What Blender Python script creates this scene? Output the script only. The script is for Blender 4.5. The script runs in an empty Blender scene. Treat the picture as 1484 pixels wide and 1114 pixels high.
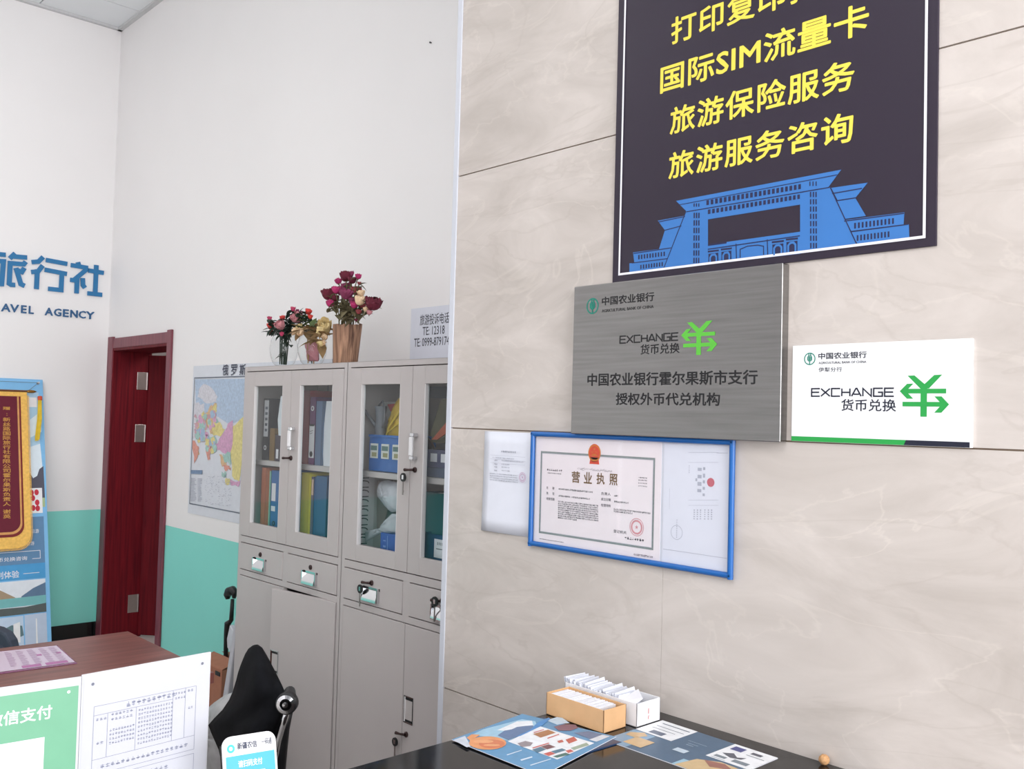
import bpy, math, random
from mathutils import Vector, Matrix

# ------------------------------------------------------------------ camera, world, lights, exposure
SC = bpy.context.scene
COL = SC.collection
W, H, FPX = 1484, 1114, 1357.724
YAW, PITCH, ROLL = (math.radians(a) for a in (46.96176, 2.12339, 1.54337))
EYE = Vector((0.0, 0.0, 1.6))
_f = Vector((-math.sin(YAW) * math.cos(PITCH), math.cos(YAW) * math.cos(PITCH), math.sin(PITCH)))
_r = Vector((math.cos(YAW), math.sin(YAW), 0))
_u = _r.cross(_f)
CR = _r * math.cos(ROLL) + _u * math.sin(ROLL)
CU = _u * math.cos(ROLL) - _r * math.sin(ROLL)
CF = _f
cam_data = bpy.data.cameras.new('camera')
cam = bpy.data.objects.new('camera', cam_data)
COL.objects.link(cam)
m = Matrix((CR, CU, -CF)).transposed().to_4x4()
m.translation = EYE
cam.matrix_world = m
cam_data.sensor_fit = 'HORIZONTAL'
cam_data.sensor_width = 36.0
cam_data.lens = FPX / W * 36.0
cam_data.clip_start = 0.05
SC.camera = cam

world = bpy.data.worlds.new('daylight')
SC.world = world
world.use_nodes = True
bg = world.node_tree.nodes['Background']
bg.inputs[0].default_value = (0.97, 0.98, 1.0, 1)
bg.inputs[1].default_value = 2.5

def area(name, loc, target, sx, sy, power, color=(1, 1, 1)):
    l = bpy.data.lights.new(name, 'AREA')
    l.shape = 'RECTANGLE'; l.size = sx; l.size_y = sy; l.energy = power; l.color = color
    o = bpy.data.objects.new(name, l); COL.objects.link(o)
    o.location = loc
    d = (Vector(target) - Vector(loc)).normalized()
    o.rotation_euler = d.to_track_quat('-Z', 'Z').to_euler()
    return o
# daylight through the glazed shop front, to the right of and behind the photographer
area('shopfront_daylight', (3.4, 0.5, 2.2), (-3.4, 0.5, 1.8), 2.3, 3.4, 165, (1.0, 0.985, 0.985))
area('added_ceiling_fill', (-4.9, -0.4, 4.25), (-4.9, -0.4, 0), 3.0, 2.4, 26, (1.0, 0.985, 0.97))  # added overhead fill to lift the far left walls, no fixture built
area('added_counter_fill', (-0.4, -1.6, 4.25), (-0.4, -1.6, 0), 2.4, 2.4, 64, (1.0, 0.985, 0.97))  # added overhead fill that brightens the lower marble, no fixture built
area('added_corridor_fill', (-5.6, 3.6, 2.55), (-5.6, 3.6, 0), 1.0, 1.0, 22, (1, 0.97, 0.94))  # added fill light so the open door leaf shows brighter
VS = SC.view_settings
SC.display_settings.display_device = 'sRGB'
VS.view_transform = 'Standard'
VS.look = 'None'
VS.exposure = 0.05
VS.gamma = 1.0
VS.use_curve_mapping = False

random.seed(7)
WA, WB, WC, CF_Y = 1.8, 2.42, -6.79, 2.03      # marble wall, back wall, left wall, cabinet fronts
CEIL = 4.313

def ray(px, py):
    return CR * ((px - W / 2) / FPX) + CU * (-(py - H / 2) / FPX) + CF
def at_y(px, py, y): r = ray(px, py); return EYE + r * (y / r.y)
def at_x(px, py, x): r = ray(px, py); return EYE + r * (x / r.x)
def at_z(px, py, z): r = ray(px, py); return EYE + r * ((z - EYE.z) / r.z)

# ------------------------------------------------------------------ materials
def lin(c):
    return tuple((v / 255 / 12.92) if v / 255 <= 0.04045 else ((v / 255 + 0.055) / 1.055) ** 2.4 for v in c)
_mats = {}
def mat(name, rgb, rough=0.6, metal=0.0, var=0.05, scale=30.0, spec=0.5, coat=0.0, stretch=None, bump=0.0):
    if name in _mats: return _mats[name]
    M = bpy.data.materials.new(name); M.use_nodes = True
    nt = M.node_tree; b = nt.nodes['Principled BSDF']
    c = lin(rgb)
    tc = nt.nodes.new('ShaderNodeTexCoord'); mp = nt.nodes.new('ShaderNodeMapping')
    nt.links.new(tc.outputs['Object'], mp.inputs['Vector'])
    if stretch: mp.inputs['Scale'].default_value = stretch
    nz = nt.nodes.new('ShaderNodeTexNoise'); nz.inputs['Scale'].default_value = scale; nz.inputs['Detail'].default_value = 4
    nt.links.new(mp.outputs[0], nz.inputs['Vector'])
    rp = nt.nodes.new('ShaderNodeValToRGB')
    rp.color_ramp.elements[0].position = 0.3; rp.color_ramp.elements[1].position = 0.7
    rp.color_ramp.elements[0].color = tuple(v * (1 - var) for v in c) + (1,)
    rp.color_ramp.elements[1].color = tuple(min(1, v * (1 + var)) for v in c) + (1,)
    nt.links.new(nz.outputs[0], rp.inputs[0]); nt.links.new(rp.outputs[0], b.inputs['Base Color'])
    b.inputs['Roughness'].default_value = rough; b.inputs['Metallic'].default_value = metal
    b.inputs['Specular IOR Level'].default_value = spec
    if coat: b.inputs['Coat Weight'].default_value = coat; b.inputs['Coat Roughness'].default_value = 0.08
    if bump:
        bn = nt.nodes.new('ShaderNodeBump'); bn.inputs['Strength'].default_value = bump; bn.inputs['Distance'].default_value = 0.002
        nt.links.new(nz.outputs[0], bn.inputs['Height']); nt.links.new(bn.outputs[0], b.inputs['Normal'])
    _mats[name] = M
    return M
def glass(name, tint=(0.93, 0.97, 0.96), refl=1.0):
    if name in _mats: return _mats[name]
    M = bpy.data.materials.new(name); M.use_nodes = True
    nt = M.node_tree; nt.nodes.clear()
    out = nt.nodes.new('ShaderNodeOutputMaterial'); mx = nt.nodes.new('ShaderNodeMixShader')
    tr = nt.nodes.new('ShaderNodeBsdfTransparent'); gl = nt.nodes.new('ShaderNodeBsdfGlossy'); fr = nt.nodes.new('ShaderNodeFresnel')
    nz = nt.nodes.new('ShaderNodeTexNoise'); nz.inputs['Scale'].default_value = 3
    mr = nt.nodes.new('ShaderNodeMapRange'); mr.inputs['To Min'].default_value = 0.01; mr.inputs['To Max'].default_value = 0.04
    nt.links.new(nz.outputs[0], mr.inputs[0]); nt.links.new(mr.outputs[0], gl.inputs['Roughness'])
    tr.inputs[0].default_value = tint + (1,)
    nt.nodes.remove(fr)
    lw = nt.nodes.new('ShaderNodeLayerWeight'); lw.inputs['Blend'].default_value = .5
    pw = nt.nodes.new('ShaderNodeMath'); pw.operation = 'POWER'; pw.inputs[1].default_value = 4.0
    nt.links.new(lw.outputs['Facing'], pw.inputs[0])
    ml = nt.nodes.new('ShaderNodeMath'); ml.operation = 'MULTIPLY_ADD'; ml.inputs[1].default_value = .6 * refl; ml.inputs[2].default_value = .022 * refl
    nt.links.new(pw.outputs[0], ml.inputs[0]); nt.links.new(ml.outputs[0], mx.inputs[0])
    nt.links.new(tr.outputs[0], mx.inputs[1]); nt.links.new(gl.outputs[0], mx.inputs[2]); nt.links.new(mx.outputs[0], out.inputs[0])
    _mats[name] = M
    return M
def wall_paint(name):
    M = bpy.data.materials.new(name); M.use_nodes = True
    nt = M.node_tree; b = nt.nodes['Principled BSDF']
    g = nt.nodes.new('ShaderNodeNewGeometry'); sp = nt.nodes.new('ShaderNodeSeparateXYZ')
    nt.links.new(g.outputs['Position'], sp.inputs[0])
    nz = nt.nodes.new('ShaderNodeTexNoise'); nz.inputs['Scale'].default_value = 1.3; nz.inputs['Detail'].default_value = 5
    nt.links.new(g.outputs['Position'], nz.inputs['Vector'])
    lt = nt.nodes.new('ShaderNodeMath'); lt.operation = 'LESS_THAN'; lt.inputs[1].default_value = 0.891
    nt.links.new(sp.outputs[2], lt.inputs[0])
    mx = nt.nodes.new('ShaderNodeMix'); mx.data_type = 'RGBA'
    def tone(c, v):
        r = nt.nodes.new('ShaderNodeValToRGB'); c = lin(c)
        r.color_ramp.elements[0].position = .3; r.color_ramp.elements[1].position = .7
        r.color_ramp.elements[0].color = tuple(x * (1 - v) for x in c) + (1,); r.color_ramp.elements[1].color = tuple(min(1, x * (1 + v)) for x in c) + (1,)
        nt.links.new(nz.outputs[0], r.inputs[0]); return r
    a = tone((245, 243, 243), .014); e = tone((142, 229, 217), .03)
    nt.links.new(lt.outputs[0], mx.inputs[0]); nt.links.new(a.outputs[0], mx.inputs[6]); nt.links.new(e.outputs[0], mx.inputs[7])
    nt.links.new(mx.outputs[2], b.inputs['Base Color'])
    b.inputs['Roughness'].default_value = .55
    return M
def marble():
    M = bpy.data.materials.new('beige_marble'); M.use_nodes = True
    nt = M.node_tree; b = nt.nodes['Principled BSDF']
    g = nt.nodes.new('ShaderNodeNewGeometry')
    mp = nt.nodes.new('ShaderNodeMapping'); mp.inputs['Rotation'].default_value = (0, math.radians(-38), 0); mp.inputs['Scale'].default_value = (1, 1, 2.6)
    nt.links.new(g.outputs['Position'], mp.inputs[0])
    n1 = nt.nodes.new('ShaderNodeTexNoise'); n1.inputs['Scale'].default_value = 2.2; n1.inputs['Detail'].default_value = 9; n1.inputs['Roughness'].default_value = .62; n1.inputs['Distortion'].default_value = .8
    nt.links.new(mp.outputs[0], n1.inputs['Vector'])
    r1 = nt.nodes.new('ShaderNodeValToRGB')
    r1.color_ramp.elements[0].position = .32; r1.color_ramp.elements[1].position = .66
    r1.color_ramp.elements[0].color = lin((186, 178, 172)) + (1,); r1.color_ramp.elements[1].color = lin((209, 201, 196)) + (1,)
    nt.links.new(n1.outputs[0], r1.inputs[0])
    # thin veins: narrow band of a second distorted noise
    n2 = nt.nodes.new('ShaderNodeTexNoise'); n2.inputs['Scale'].default_value = 1.5; n2.inputs['Detail'].default_value = 7; n2.inputs['Distortion'].default_value = 1.4
    nt.links.new(mp.outputs[0], n2.inputs['Vector'])
    r2 = nt.nodes.new('ShaderNodeValToRGB'); e = r2.color_ramp.elements
    e[0].position = .488; e[0].color = (0, 0, 0, 1); e[1].position = .512; e[1].color = (0, 0, 0, 1)
    k = e.new(.5); k.color = (1, 1, 1, 1)
    nt.links.new(n2.outputs[0], r2.inputs[0])
    n3 = nt.nodes.new('ShaderNodeTexNoise'); n3.inputs['Scale'].default_value = 3.0
    nt.links.new(g.outputs['Position'], n3.inputs['Vector'])
    ml = nt.nodes.new('ShaderNodeMath'); ml.operation = 'MULTIPLY'; nt.links.new(r2.outputs[0], ml.inputs[0]); nt.links.new(n3.outputs[0], ml.inputs[1])
    m2 = nt.nodes.new('ShaderNodeMath'); m2.operation = 'MULTIPLY'; m2.inputs[1].default_value = .42; nt.links.new(ml.outputs[0], m2.inputs[0])
    mx = nt.nodes.new('ShaderNodeMix'); mx.data_type = 'RGBA'
    nt.links.new(m2.outputs[0], mx.inputs[0]); nt.links.new(r1.outputs[0], mx.inputs[6]); mx.inputs[7].default_value = lin((226, 218, 210)) + (1,)
    # grey streaks
    n4 = nt.nodes.new('ShaderNodeTexNoise'); n4.inputs['Scale'].default_value = 1.1; n4.inputs['Detail'].default_value = 8; n4.inputs['Distortion'].default_value = 2.0
    mp4 = nt.nodes.new('ShaderNodeMapping'); mp4.inputs['Rotation'].default_value = (0, math.radians(-28), 0); mp4.inputs['Scale'].default_value = (1, 1, 3.5); mp4.inputs['Location'].default_value = (3, 0, 7)
    nt.links.new(g.outputs['Position'], mp4.inputs[0]); nt.links.new(mp4.outputs[0], n4.inputs['Vector'])
    r4 = nt.nodes.new('ShaderNodeValToRGB'); e = r4.color_ramp.elements
    e[0].position = .47; e[0].color = (0, 0, 0, 1); e[1].position = .505; e[1].color = (0, 0, 0, 1); k = e.new(.49); k.color = (.3, .3, .3, 1)
    nt.links.new(n4.outputs[0], r4.inputs[0])
    mx2 = nt.nodes.new('ShaderNodeMix'); mx2.data_type = 'RGBA'
    nt.links.new(r4.outputs[0], mx2.inputs[0]); nt.links.new(mx.outputs[2], mx2.inputs[6]); mx2.inputs[7].default_value = lin((179, 170, 163)) + (1,)
    nt.links.new(mx2.outputs[2], b.inputs['Base Color'])
    b.inputs['Roughness'].default_value = .32; b.inputs['Specular IOR Level'].default_value = .35
    return M
def wood(name, dark, light, rough=.4, scale=(1, 1, 1), wscale=6.0, dist=3.0, coat=0.0, spec=.5):
    M = bpy.data.materials.new(name); M.use_nodes = True
    nt = M.node_tree; b = nt.nodes['Principled BSDF']
    g = nt.nodes.new('ShaderNodeNewGeometry'); mp = nt.nodes.new('ShaderNodeMapping'); mp.inputs['Scale'].default_value = scale
    nt.links.new(g.outputs['Position'], mp.inputs[0])
    n = nt.nodes.new('ShaderNodeTexNoise'); n.inputs['Scale'].default_value = wscale; n.inputs['Detail'].default_value = 8; n.inputs['Distortion'].default_value = dist
    nt.links.new(mp.outputs[0], n.inputs['Vector'])
    r = nt.nodes.new('ShaderNodeValToRGB'); r.color_ramp.elements[0].position = .32; r.color_ramp.elements[1].position = .68
    r.color_ramp.elements[0].color = lin(dark) + (1,); r.color_ramp.elements[1].color = lin(light) + (1,)
    nt.links.new(n.outputs[0], r.inputs[0]); nt.links.new(r.outputs[0], b.inputs['Base Color'])
    b.inputs['Roughness'].default_value = rough; b.inputs['Specular IOR Level'].default_value = spec
    if coat: b.inputs['Coat Weight'].default_value = coat; b.inputs['Coat Roughness'].default_value = .12
    return M

M_WHITE = mat('white_plastic', (236, 236, 238), .35, var=.01)
M_PAPER = mat('white_paper', (236, 236, 242), .8, var=.015)
M_PAPER2 = mat('cool_white_paper', (226, 229, 240), .7, var=.015)
M_INK = mat('black_ink', (22, 22, 26), .6, var=.02)
M_GREYINK = mat('grey_ink', (118, 122, 132), .8, var=.02)
M_PALEINK = mat('pale_grey_ink', (178, 182, 196), .8, var=.02)
M_CHROME = mat('chrome', (215, 217, 220), .12, 1.0, .02)
M_BLACK = mat('black_plastic', (20, 20, 23), .45, var=.05)
M_STEEL = mat('light_grey_powder_coated_steel', (188, 182, 181), .42, var=.015, scale=8)

# ------------------------------------------------------------------ mesh building
ORG = {}
class Frame:
    """A flat face in the room: origin, in-plane right and up axes, outward normal."""
    def __init__(s, o, u, v, n): s.o, s.u, s.v, s.n = Vector(o), Vector(u), Vector(v), Vector(n)
    def p(s, a, b, off=0.0): return s.o + s.u * a + s.v * b + s.n * off
F_A = Frame((0, WA, 0), (1, 0, 0), (0, 0, 1), (0, -1, 0))
F_B = Frame((0, WB, 0), (1, 0, 0), (0, 0, 1), (0, -1, 0))
F_C = Frame((WC, 0, 0), (0, 1, 0), (0, 0, 1), (1, 0, 0))
def flat(z): return Frame((0, 0, z), (1, 0, 0), (0, 1, 0), (0, 0, 1))

_tcache = {}
def text_geo(s, bold=0.0, spacing=1.0):
    k = (s, bold, spacing)
    if k in _tcache: return _tcache[k]
    cu = bpy.data.curves.new('t', 'FONT'); cu.body = s; cu.offset = bold; cu.resolution_u = 2; cu.space_character = spacing; cu.fill_mode = 'FRONT'
    o = bpy.data.objects.new('t', cu); COL.objects.link(o)
    bpy.context.view_layer.update()
    me = bpy.data.meshes.new_from_object(o)
    vs = [(v.co.x, v.co.y) for v in me.vertices]; fs = [tuple(p.vertices) for p in me.polygons]
    bpy.data.objects.remove(o); bpy.data.curves.remove(cu); bpy.data.meshes.remove(me)
    if vs:
        x0 = min(v[0] for v in vs); x1 = max(v[0] for v in vs); y0 = min(v[1] for v in vs); y1 = max(v[1] for v in vs)
        vs = [((x - x0) / (x1 - x0 or 1), (y - y0) / (y1 - y0 or 1)) for x, y in vs]
    _tcache[k] = (vs, fs)
    return _tcache[k]

class MB:
    def __init__(s): s.v = []; s.f = []; s.k = 0; s.marks = []
    def add(s, vs, fs):
        n = len(s.v); s.v += [Vector(v) for v in vs]; s.f += [tuple(i + n for i in f) for f in fs]; return s
    def box(s, x0, x1, y0, y1, z0, z1):
        return s.add([(x0, y0, z0), (x1, y0, z0), (x1, y1, z0), (x0, y1, z0), (x0, y0, z1), (x1, y0, z1), (x1, y1, z1), (x0, y1, z1)],
                     [(3, 2, 1, 0), (4, 5, 6, 7), (0, 1, 5, 4), (1, 2, 6, 5), (2, 3, 7, 6), (3, 0, 4, 7)])
    def obox(s, fr, a0, a1, b0, b1, c0, c1):
        P = [fr.p(a, b, c) for c in (c0, c1) for a, b in ((a0, b0), (a1, b0), (a1, b1), (a0, b1))]
        return s.add(P, [(3, 2, 1, 0), (4, 5, 6, 7), (0, 1, 5, 4), (1, 2, 6, 5), (2, 3, 7, 6), (3, 0, 4, 7)])
    def poly(s, fr, pts, off=0.0):
        return s.add([fr.p(a, b, off) for a, b in pts], [tuple(range(len(pts)))])
    def rect(s, fr, a0, a1, b0, b1, off=0.0): return s.poly(fr, [(a0, b0), (a1, b0), (a1, b1), (a0, b1)], off)
    def pts3(s, pts): return s.add(pts, [tuple(range(len(pts)))])
    def prism(s, pts, vec):
        vec = Vector(vec); n = len(pts); P = [Vector(p) for p in pts]
        return s.add(P + [p + vec for p in P], [tuple(range(n))[::-1], tuple(range(n, 2 * n))] + [(i, (i + 1) % n, n + (i + 1) % n, n + i) for i in range(n)])
    def fprism(s, fr, pts, c0, c1): return s.prism([fr.p(a, b, c0) for a, b in pts], fr.n * (c1 - c0))
    def ring(s, fr, cx, cy, r0, r1, off, n=40, sx=1.0):
        P = []
        for i in range(n):
            t = 2 * math.pi * i / n
            P += [fr.p(cx + r0 * sx * math.cos(t), cy + r0 * math.sin(t), off), fr.p(cx + r1 * sx * math.cos(t), cy + r1 * math.sin(t), off)]
        return s.add(P, [(2 * i, 2 * i + 1, (2 * i + 3) % (2 * n), (2 * i + 2) % (2 * n)) for i in range(n)])
    def disc(s, fr, cx, cy, r, off, n=32, ry=None):
        ry = ry or r
        return s.poly(fr, [(cx + r * math.cos(2 * math.pi * i / n), cy + ry * math.sin(2 * math.pi * i / n)) for i in range(n)], off)
    def frame_rect(s, fr, a0, a1, b0, b1, t, off):
        s.rect(fr, a0, a1, b0, b0 + t, off); s.rect(fr, a0, a1, b1 - t, b1, off)
        s.rect(fr, a0, a0 + t, b0 + t, b1 - t, off); return s.rect(fr, a1 - t, a1, b0 + t, b1 - t, off)
    def text(s, fr, txt, a0, b0, w, h, off=0.0, bold=0.0, spacing=1.0, depth=0.0):
        vs, fs = text_geo(txt, 0.0, spacing); s.marks.append((len(s.v), len(s.f)))
        d = bold * h
        if bold: w -= 2 * d; h -= 2 * d; a0 += d; b0 += d
        sh = [(0, 0)] if not bold else [(d * math.cos(k * math.pi / 4), d * math.sin(k * math.pi / 4)) for k in range(8)] + [(0, 0)]
        for k, (dx, dy) in enumerate(sh): s.add([fr.p(a0 + dx + x * w, b0 + dy + y * h, off + k * 2e-5) for x, y in vs], fs)
        return s
    def strokes(s, fr, lines, wd, off=0.0, depth=0.0):
        """Stroke lettering: every polyline gets a bar of width wd (mitred)."""
        for ln in lines:
            n = len(ln); L = []; R = []
            for i, p in enumerate(ln):
                p = Vector(p)
                d1 = (p - Vector(ln[i - 1])).normalized() if i else None
                d2 = (Vector(ln[i + 1]) - p).normalized() if i < n - 1 else None
                if d1 is None: nn = Vector((-d2.y, d2.x)); k = 1
                elif d2 is None: nn = Vector((-d1.y, d1.x)); k = 1
                else:
                    t = d1 + d2
                    t = t.normalized() if t.length > 1e-6 else d1
                    nn = Vector((-t.y, t.x)); k = 1 / max(.45, nn.dot(Vector((-d1.y, d1.x))))
                L.append(p + nn * wd / 2 * k); R.append(p - nn * wd / 2 * k)
            for i in range(n - 1):
                q = [L[i], R[i], R[i + 1], L[i + 1]]
                s.k = (s.k + 1) % 14
                if depth: s.fprism(fr, [tuple(x) for x in q], off, off + depth + s.k * 4e-5)
                else: s.poly(fr, [tuple(x) for x in q], off + s.k * 2e-5)
        return s
    def tube(s, path, r, seg=8, cap=True):
        P = [Vector(p) for p in path]; n = len(P); rr = r if isinstance(r, (list, tuple)) else [r] * n
        t0 = (P[1] - P[0]).normalized(); a = t0.orthogonal().normalized(); V = []
        for i in range(n):
            t = ((P[min(i + 1, n - 1)] - P[max(i - 1, 0)])).normalized()
            a = (a - t * a.dot(t)).normalized(); b = t.cross(a)
            for k in range(seg):
                q = 2 * math.pi * k / seg; V.append(P[i] + (a * math.cos(q) + b * math.sin(q)) * rr[i])
        fs = [(i * seg + k, i * seg + (k + 1) % seg, (i + 1) * seg + (k + 1) % seg, (i + 1) * seg + k) for i in range(n - 1) for k in range(seg)]
        if cap: fs += [tuple(range(seg))[::-1], tuple(range((n - 1) * seg, n * seg))]
        return s.add(V, fs)
    def lathe(s, prof, c, axis=(0, 0, 1), seg=28, cap=False):
        ax = Vector(axis).normalized(); a = ax.orthogonal().normalized(); b = ax.cross(a); c = Vector(c); n = len(prof); V = []
        for r, z in prof:
            for k in range(seg):
                q = 2 * math.pi * k / seg; V.append(c + ax * z + (a * math.cos(q) + b * math.sin(q)) * r)
        fs = [(i * seg + k, i * seg + (k + 1) % seg, (i + 1) * seg + (k + 1) % seg, (i + 1) * seg + k) for i in range(n - 1) for k in range(seg)]
        if cap: fs += [tuple(range(seg))[::-1], tuple(range((n - 1) * seg, n * seg))]
        return s.add(V, fs)
    def grid(s, fn, nu, nv):
        V = [fn(i / nu, j / nv) for j in range(nv + 1) for i in range(nu + 1)]
        return s.add(V, [(j * (nu + 1) + i, j * (nu + 1) + i + 1, (j + 1) * (nu + 1) + i + 1, (j + 1) * (nu + 1) + i) for j in range(nv) for i in range(nu)])
    def build_lines(s, name, material, parent):
        """every line of lettering becomes a mesh of its own"""
        ends = s.marks[1:] + [(len(s.v), len(s.f))]
        for (v0, f0), (v1, f1) in zip(s.marks, ends):
            b = MB(); b.v = s.v[v0:v1]; b.f = [tuple(i - v0 for i in f) for f in s.f[f0:f1]]; b.build(name, material, parent)
    def build(s, name, material, parent=None, bevel=0.0, smooth=False, solid=0.0, seg=2):
        if parent is not None: o0 = ORG[parent.name]
        else:
            xs = [v.x for v in s.v]; ys = [v.y for v in s.v]; zs = [v.z for v in s.v]
            o0 = Vector(((min(xs) + max(xs)) / 2, (min(ys) + max(ys)) / 2, min(zs)))
        me = bpy.data.meshes.new(name); me.from_pydata([v - o0 for v in s.v], [], s.f); me.update()
        me.materials.append(material)
        if smooth:
            for p in me.polygons: p.use_smooth = True
        o = bpy.data.objects.new(name, me); COL.objects.link(o)
        if parent is not None: o.parent = parent
        else: o.location = o0
        ORG[o.name] = o0
        if solid:
            md = o.modifiers.new('solid', 'SOLIDIFY'); md.thickness = solid; md.offset = 0
        if bevel:
            md = o.modifiers.new('bevel', 'BEVEL'); md.width = bevel; md.segments = seg; md.limit_method = 'ANGLE'
        return o
def tag(o, label=None, cat=None, group=None, kind=None):
    if label: o['label'] = label
    if cat: o['category'] = cat
    if group: o['group'] = group
    if kind: o['kind'] = kind
    return o
def thing(name, loc, label, cat, group=None):
    o = bpy.data.objects.new(name, None); COL.objects.link(o); o.location = loc; o.empty_display_size = .05
    ORG[o.name] = Vector(loc)
    return tag(o, label, cat, group)
def struct(o, label=None): o['kind'] = 'structure'; return tag(o, label) if label else o

# ------------------------------------------------------------------ the room
PAINT = wall_paint('white_over_turquoise_wall_paint')
M_MARBLE = marble()
M_CEIL = mat('white_ceiling_panels', (238, 242, 245), .7, var=.01, scale=3)
M_GAP = mat('dark_joint_filler', (150, 132, 116), .8)
M_DOOR = wood('dark_red_mahogany', (84, 14, 26), (116, 22, 32), .5, (14, 14, .6), 5, .6, spec=.15)
M_CASING = wood('mahogany_casing', (112, 48, 62), (134, 66, 78), .4, (12, 12, .7), 5, .6)
M_FLOOR = mat('pale_floor_tiles', (202, 196, 192), .3, var=.04, scale=6)

DX0, DX1, DZ = -6.647, -5.75, 2.02
wb = MB().box(WC - .15, DX0, WB, WB + .24, 0, CEIL).box(DX1, -2.2, WB, WB + .24, 0, CEIL).box(DX0, DX1, WB, WB + .24, DZ, CEIL)
struct(wb.build('wall_back', PAINT), 'white back wall with a turquoise lower band')
struct(MB().box(WC - .15, WC, -4.40, WB, 0, CEIL).box(WC - .15, WC, -5.15, -4.64, 0, CEIL).box(WC - .15, WC, -4.64, -4.40, 0, .3).box(WC - .15, WC, -4.64, -4.40, 3.3, CEIL).build('wall_left', PAINT), 'white left wall with a turquoise lower band')
struct(MB().box(WC - .15, 3.6, -5.15, -5.0, 0, CEIL).build('wall_front', mat('white_wall_paint', (240, 238, 240), .6, var=.01)), 'plain white front wall')
wi = struct(MB().frame_rect(F_C, -4.64, -4.40, .3, 3.3, .02, -.06).build('added_window_1', M_WHITE))  # unseen slit window, added as a bright strip for the plaque to reflect
MB().box(WC - .07, WC - .066, -4.62, -4.42, .32, 3.28).build('pane', glass('added_window_glass', (.97, .98, .98), .8), wi)
struct(MB().box(WC - .15, 3.6, -5.15, 5.0, -.1, 0).build('floor', M_FLOOR))
# marble pier: slabs with open joints over a dark core
ZJ = [0, .7945, 1.569, 2.334, 3.10, 3.87, CEIL]
XJ = [-2.192, -1.385, -.18, 1.02, 2.2, 3.6]
mw = MB()
for k in range(6):
    for j in range(5):
        mw.box(XJ[j] + (.0004 if j else 0), XJ[j + 1] - .0004, WA, WA + .02, ZJ[k] + (.0018 if k else 0), ZJ[k + 1] - (.0018 if k < 5 else 0))
w = struct(mw.build('wall_right', M_MARBLE), 'beige marble tiled wall carrying the poster and signs')
MB().box(-2.192, 3.6, WA + .006, WB + .24, 0, CEIL).build('joint_core', M_GAP, w)
struct(MB().box(-2.2115, -2.1921, WA - .004, WB, 0, CEIL).build('trim_1', mat('pale_blue_grey_corner_bead', (204, 208, 218), .4, var=.01)), 'pale metal corner bead on the marble edge')
# panelled ceiling with dark grid joints
c = MB(); ys = [1.868 - .6 * k for k in range(12)]; ys = [WB] + ys; xs = [WC] + [-6.385 + .595 * k for k in range(17)]
ys = [WB, 1.868] + [1.868 - .6 * k for k in range(1, 12)]; xs = [WC, -6.385] + [-6.385 + .6 * k for k in range(1, 17)]
for i in range(len(xs) - 1):
    for j in range(len(ys) - 1):
        c.box(xs[i] + .004, xs[i + 1] - .004, ys[j + 1] + .004, ys[j] - .004, CEIL, CEIL + .015)
cl = struct(c.build('ceiling', M_CEIL), 'white panelled ceiling with a thin grid')
MB().box(WC - .15, 3.6, -5.15, WB + .24, CEIL + .01, CEIL + .1).build('grid_backing', mat('dark_grey_ceiling_grid', (120, 124, 128), .6), cl)
struct(MB().box(WC, WC + .03, 1.2, WB, CEIL - .018, CEIL).box(WC, -2.2, WB - .03, WB, CEIL - .018, CEIL).build('trim_2', mat('white_ceiling_edge', (206, 207, 208), .6, var=.01)))
# baseboards
M_BASE = mat('black_glossy_tile', (16, 18, 20), .15, var=.05)
struct(MB().box(WC, WC + .012, -5, WB, 0, .112).build('baseboard_left', M_BASE, bevel=.002))
struct(MB().box(WC, -6.745, WB - .012, WB, 0, .112).box(-5.68, -2.2, WB - .012, WB, 0, .112).build('baseboard_back', M_BASE, bevel=.002))
# corridor behind the doorway
struct(MB().box(-7.4, -7.3, WB + .24, 5, 0, 2.6).box(-4.6, -4.5, WB + .24, 5, 0, 2.6).box(-7.4, -4.5, 4.9, 5, 0, 2.6).build('wall_corridor', mat('corridor_paint', (150, 140, 138), .7)))
struct(MB().box(-7.4, -4.5, WB + .24, 5, 2.6, 2.7).build('ceiling_corridor', mat('corridor_ceiling', (120, 120, 124), .7)))
# door
d = thing('door_1', (-6.2, WB, 0), 'dark red wooden door standing half open in its casing', None); d['kind'] = 'structure'
cs = MB().box(-6.744, -6.655, WB - .018, WB, 0, 2.10).box(-5.742, -5.683, WB - .018, WB, 0, 2.10).box(-6.655, -5.742, WB - .014, WB, 2.018, 2.088)
cs.build('casing', M_CASING, d, bevel=.004)
MB().box(-6.667, -6.645, WB - .01, WB + .26, 0, 2.02).box(-5.752, -5.73, WB - .01, WB + .26, 0, 2.02).box(-6.645, -5.752, WB - .01, WB + .26, 2.0, 2.02).build('jamb', M_DOOR, d, bevel=.002)
ang = math.radians(40); hx, hy = -6.643, WB + .235
ux, uy = Vector((math.cos(ang), math.sin(ang), 0)), Vector((-math.sin(ang), math.cos(ang), 0))
FD = Frame((hx, hy, 0), ux, (0, 0, 1), -uy)
lf = MB().obox(FD, .004, .89, .012, 1.985, -.042, 0)
leaf = lf.build('leaf', M_DOOR, d, bevel=.002)
pn = MB()
for a0, a1 in ((.12, .40), (.49, .77)):
    for b0, b1 in ((.18, .85), (1.0, 1.82)): pn.obox(FD, a0, a1, b0, b1, 0, .006)
pn.build('raised_panel', M_DOOR, leaf, bevel=.003)
for z in (1.80, 1.43, .235):
    hb = MB().box(-6.645, -6.642, WB + .160, WB + .226, z - .062, z + .062).tube([(-6.641, WB + .230, z - .062), (-6.641, WB + .230, z + .062)], .006, 10)
    hb.build('hinge', mat('brushed_hinge_steel', (190, 180, 178), .3, 1.0), d, bevel=.0015)

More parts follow.
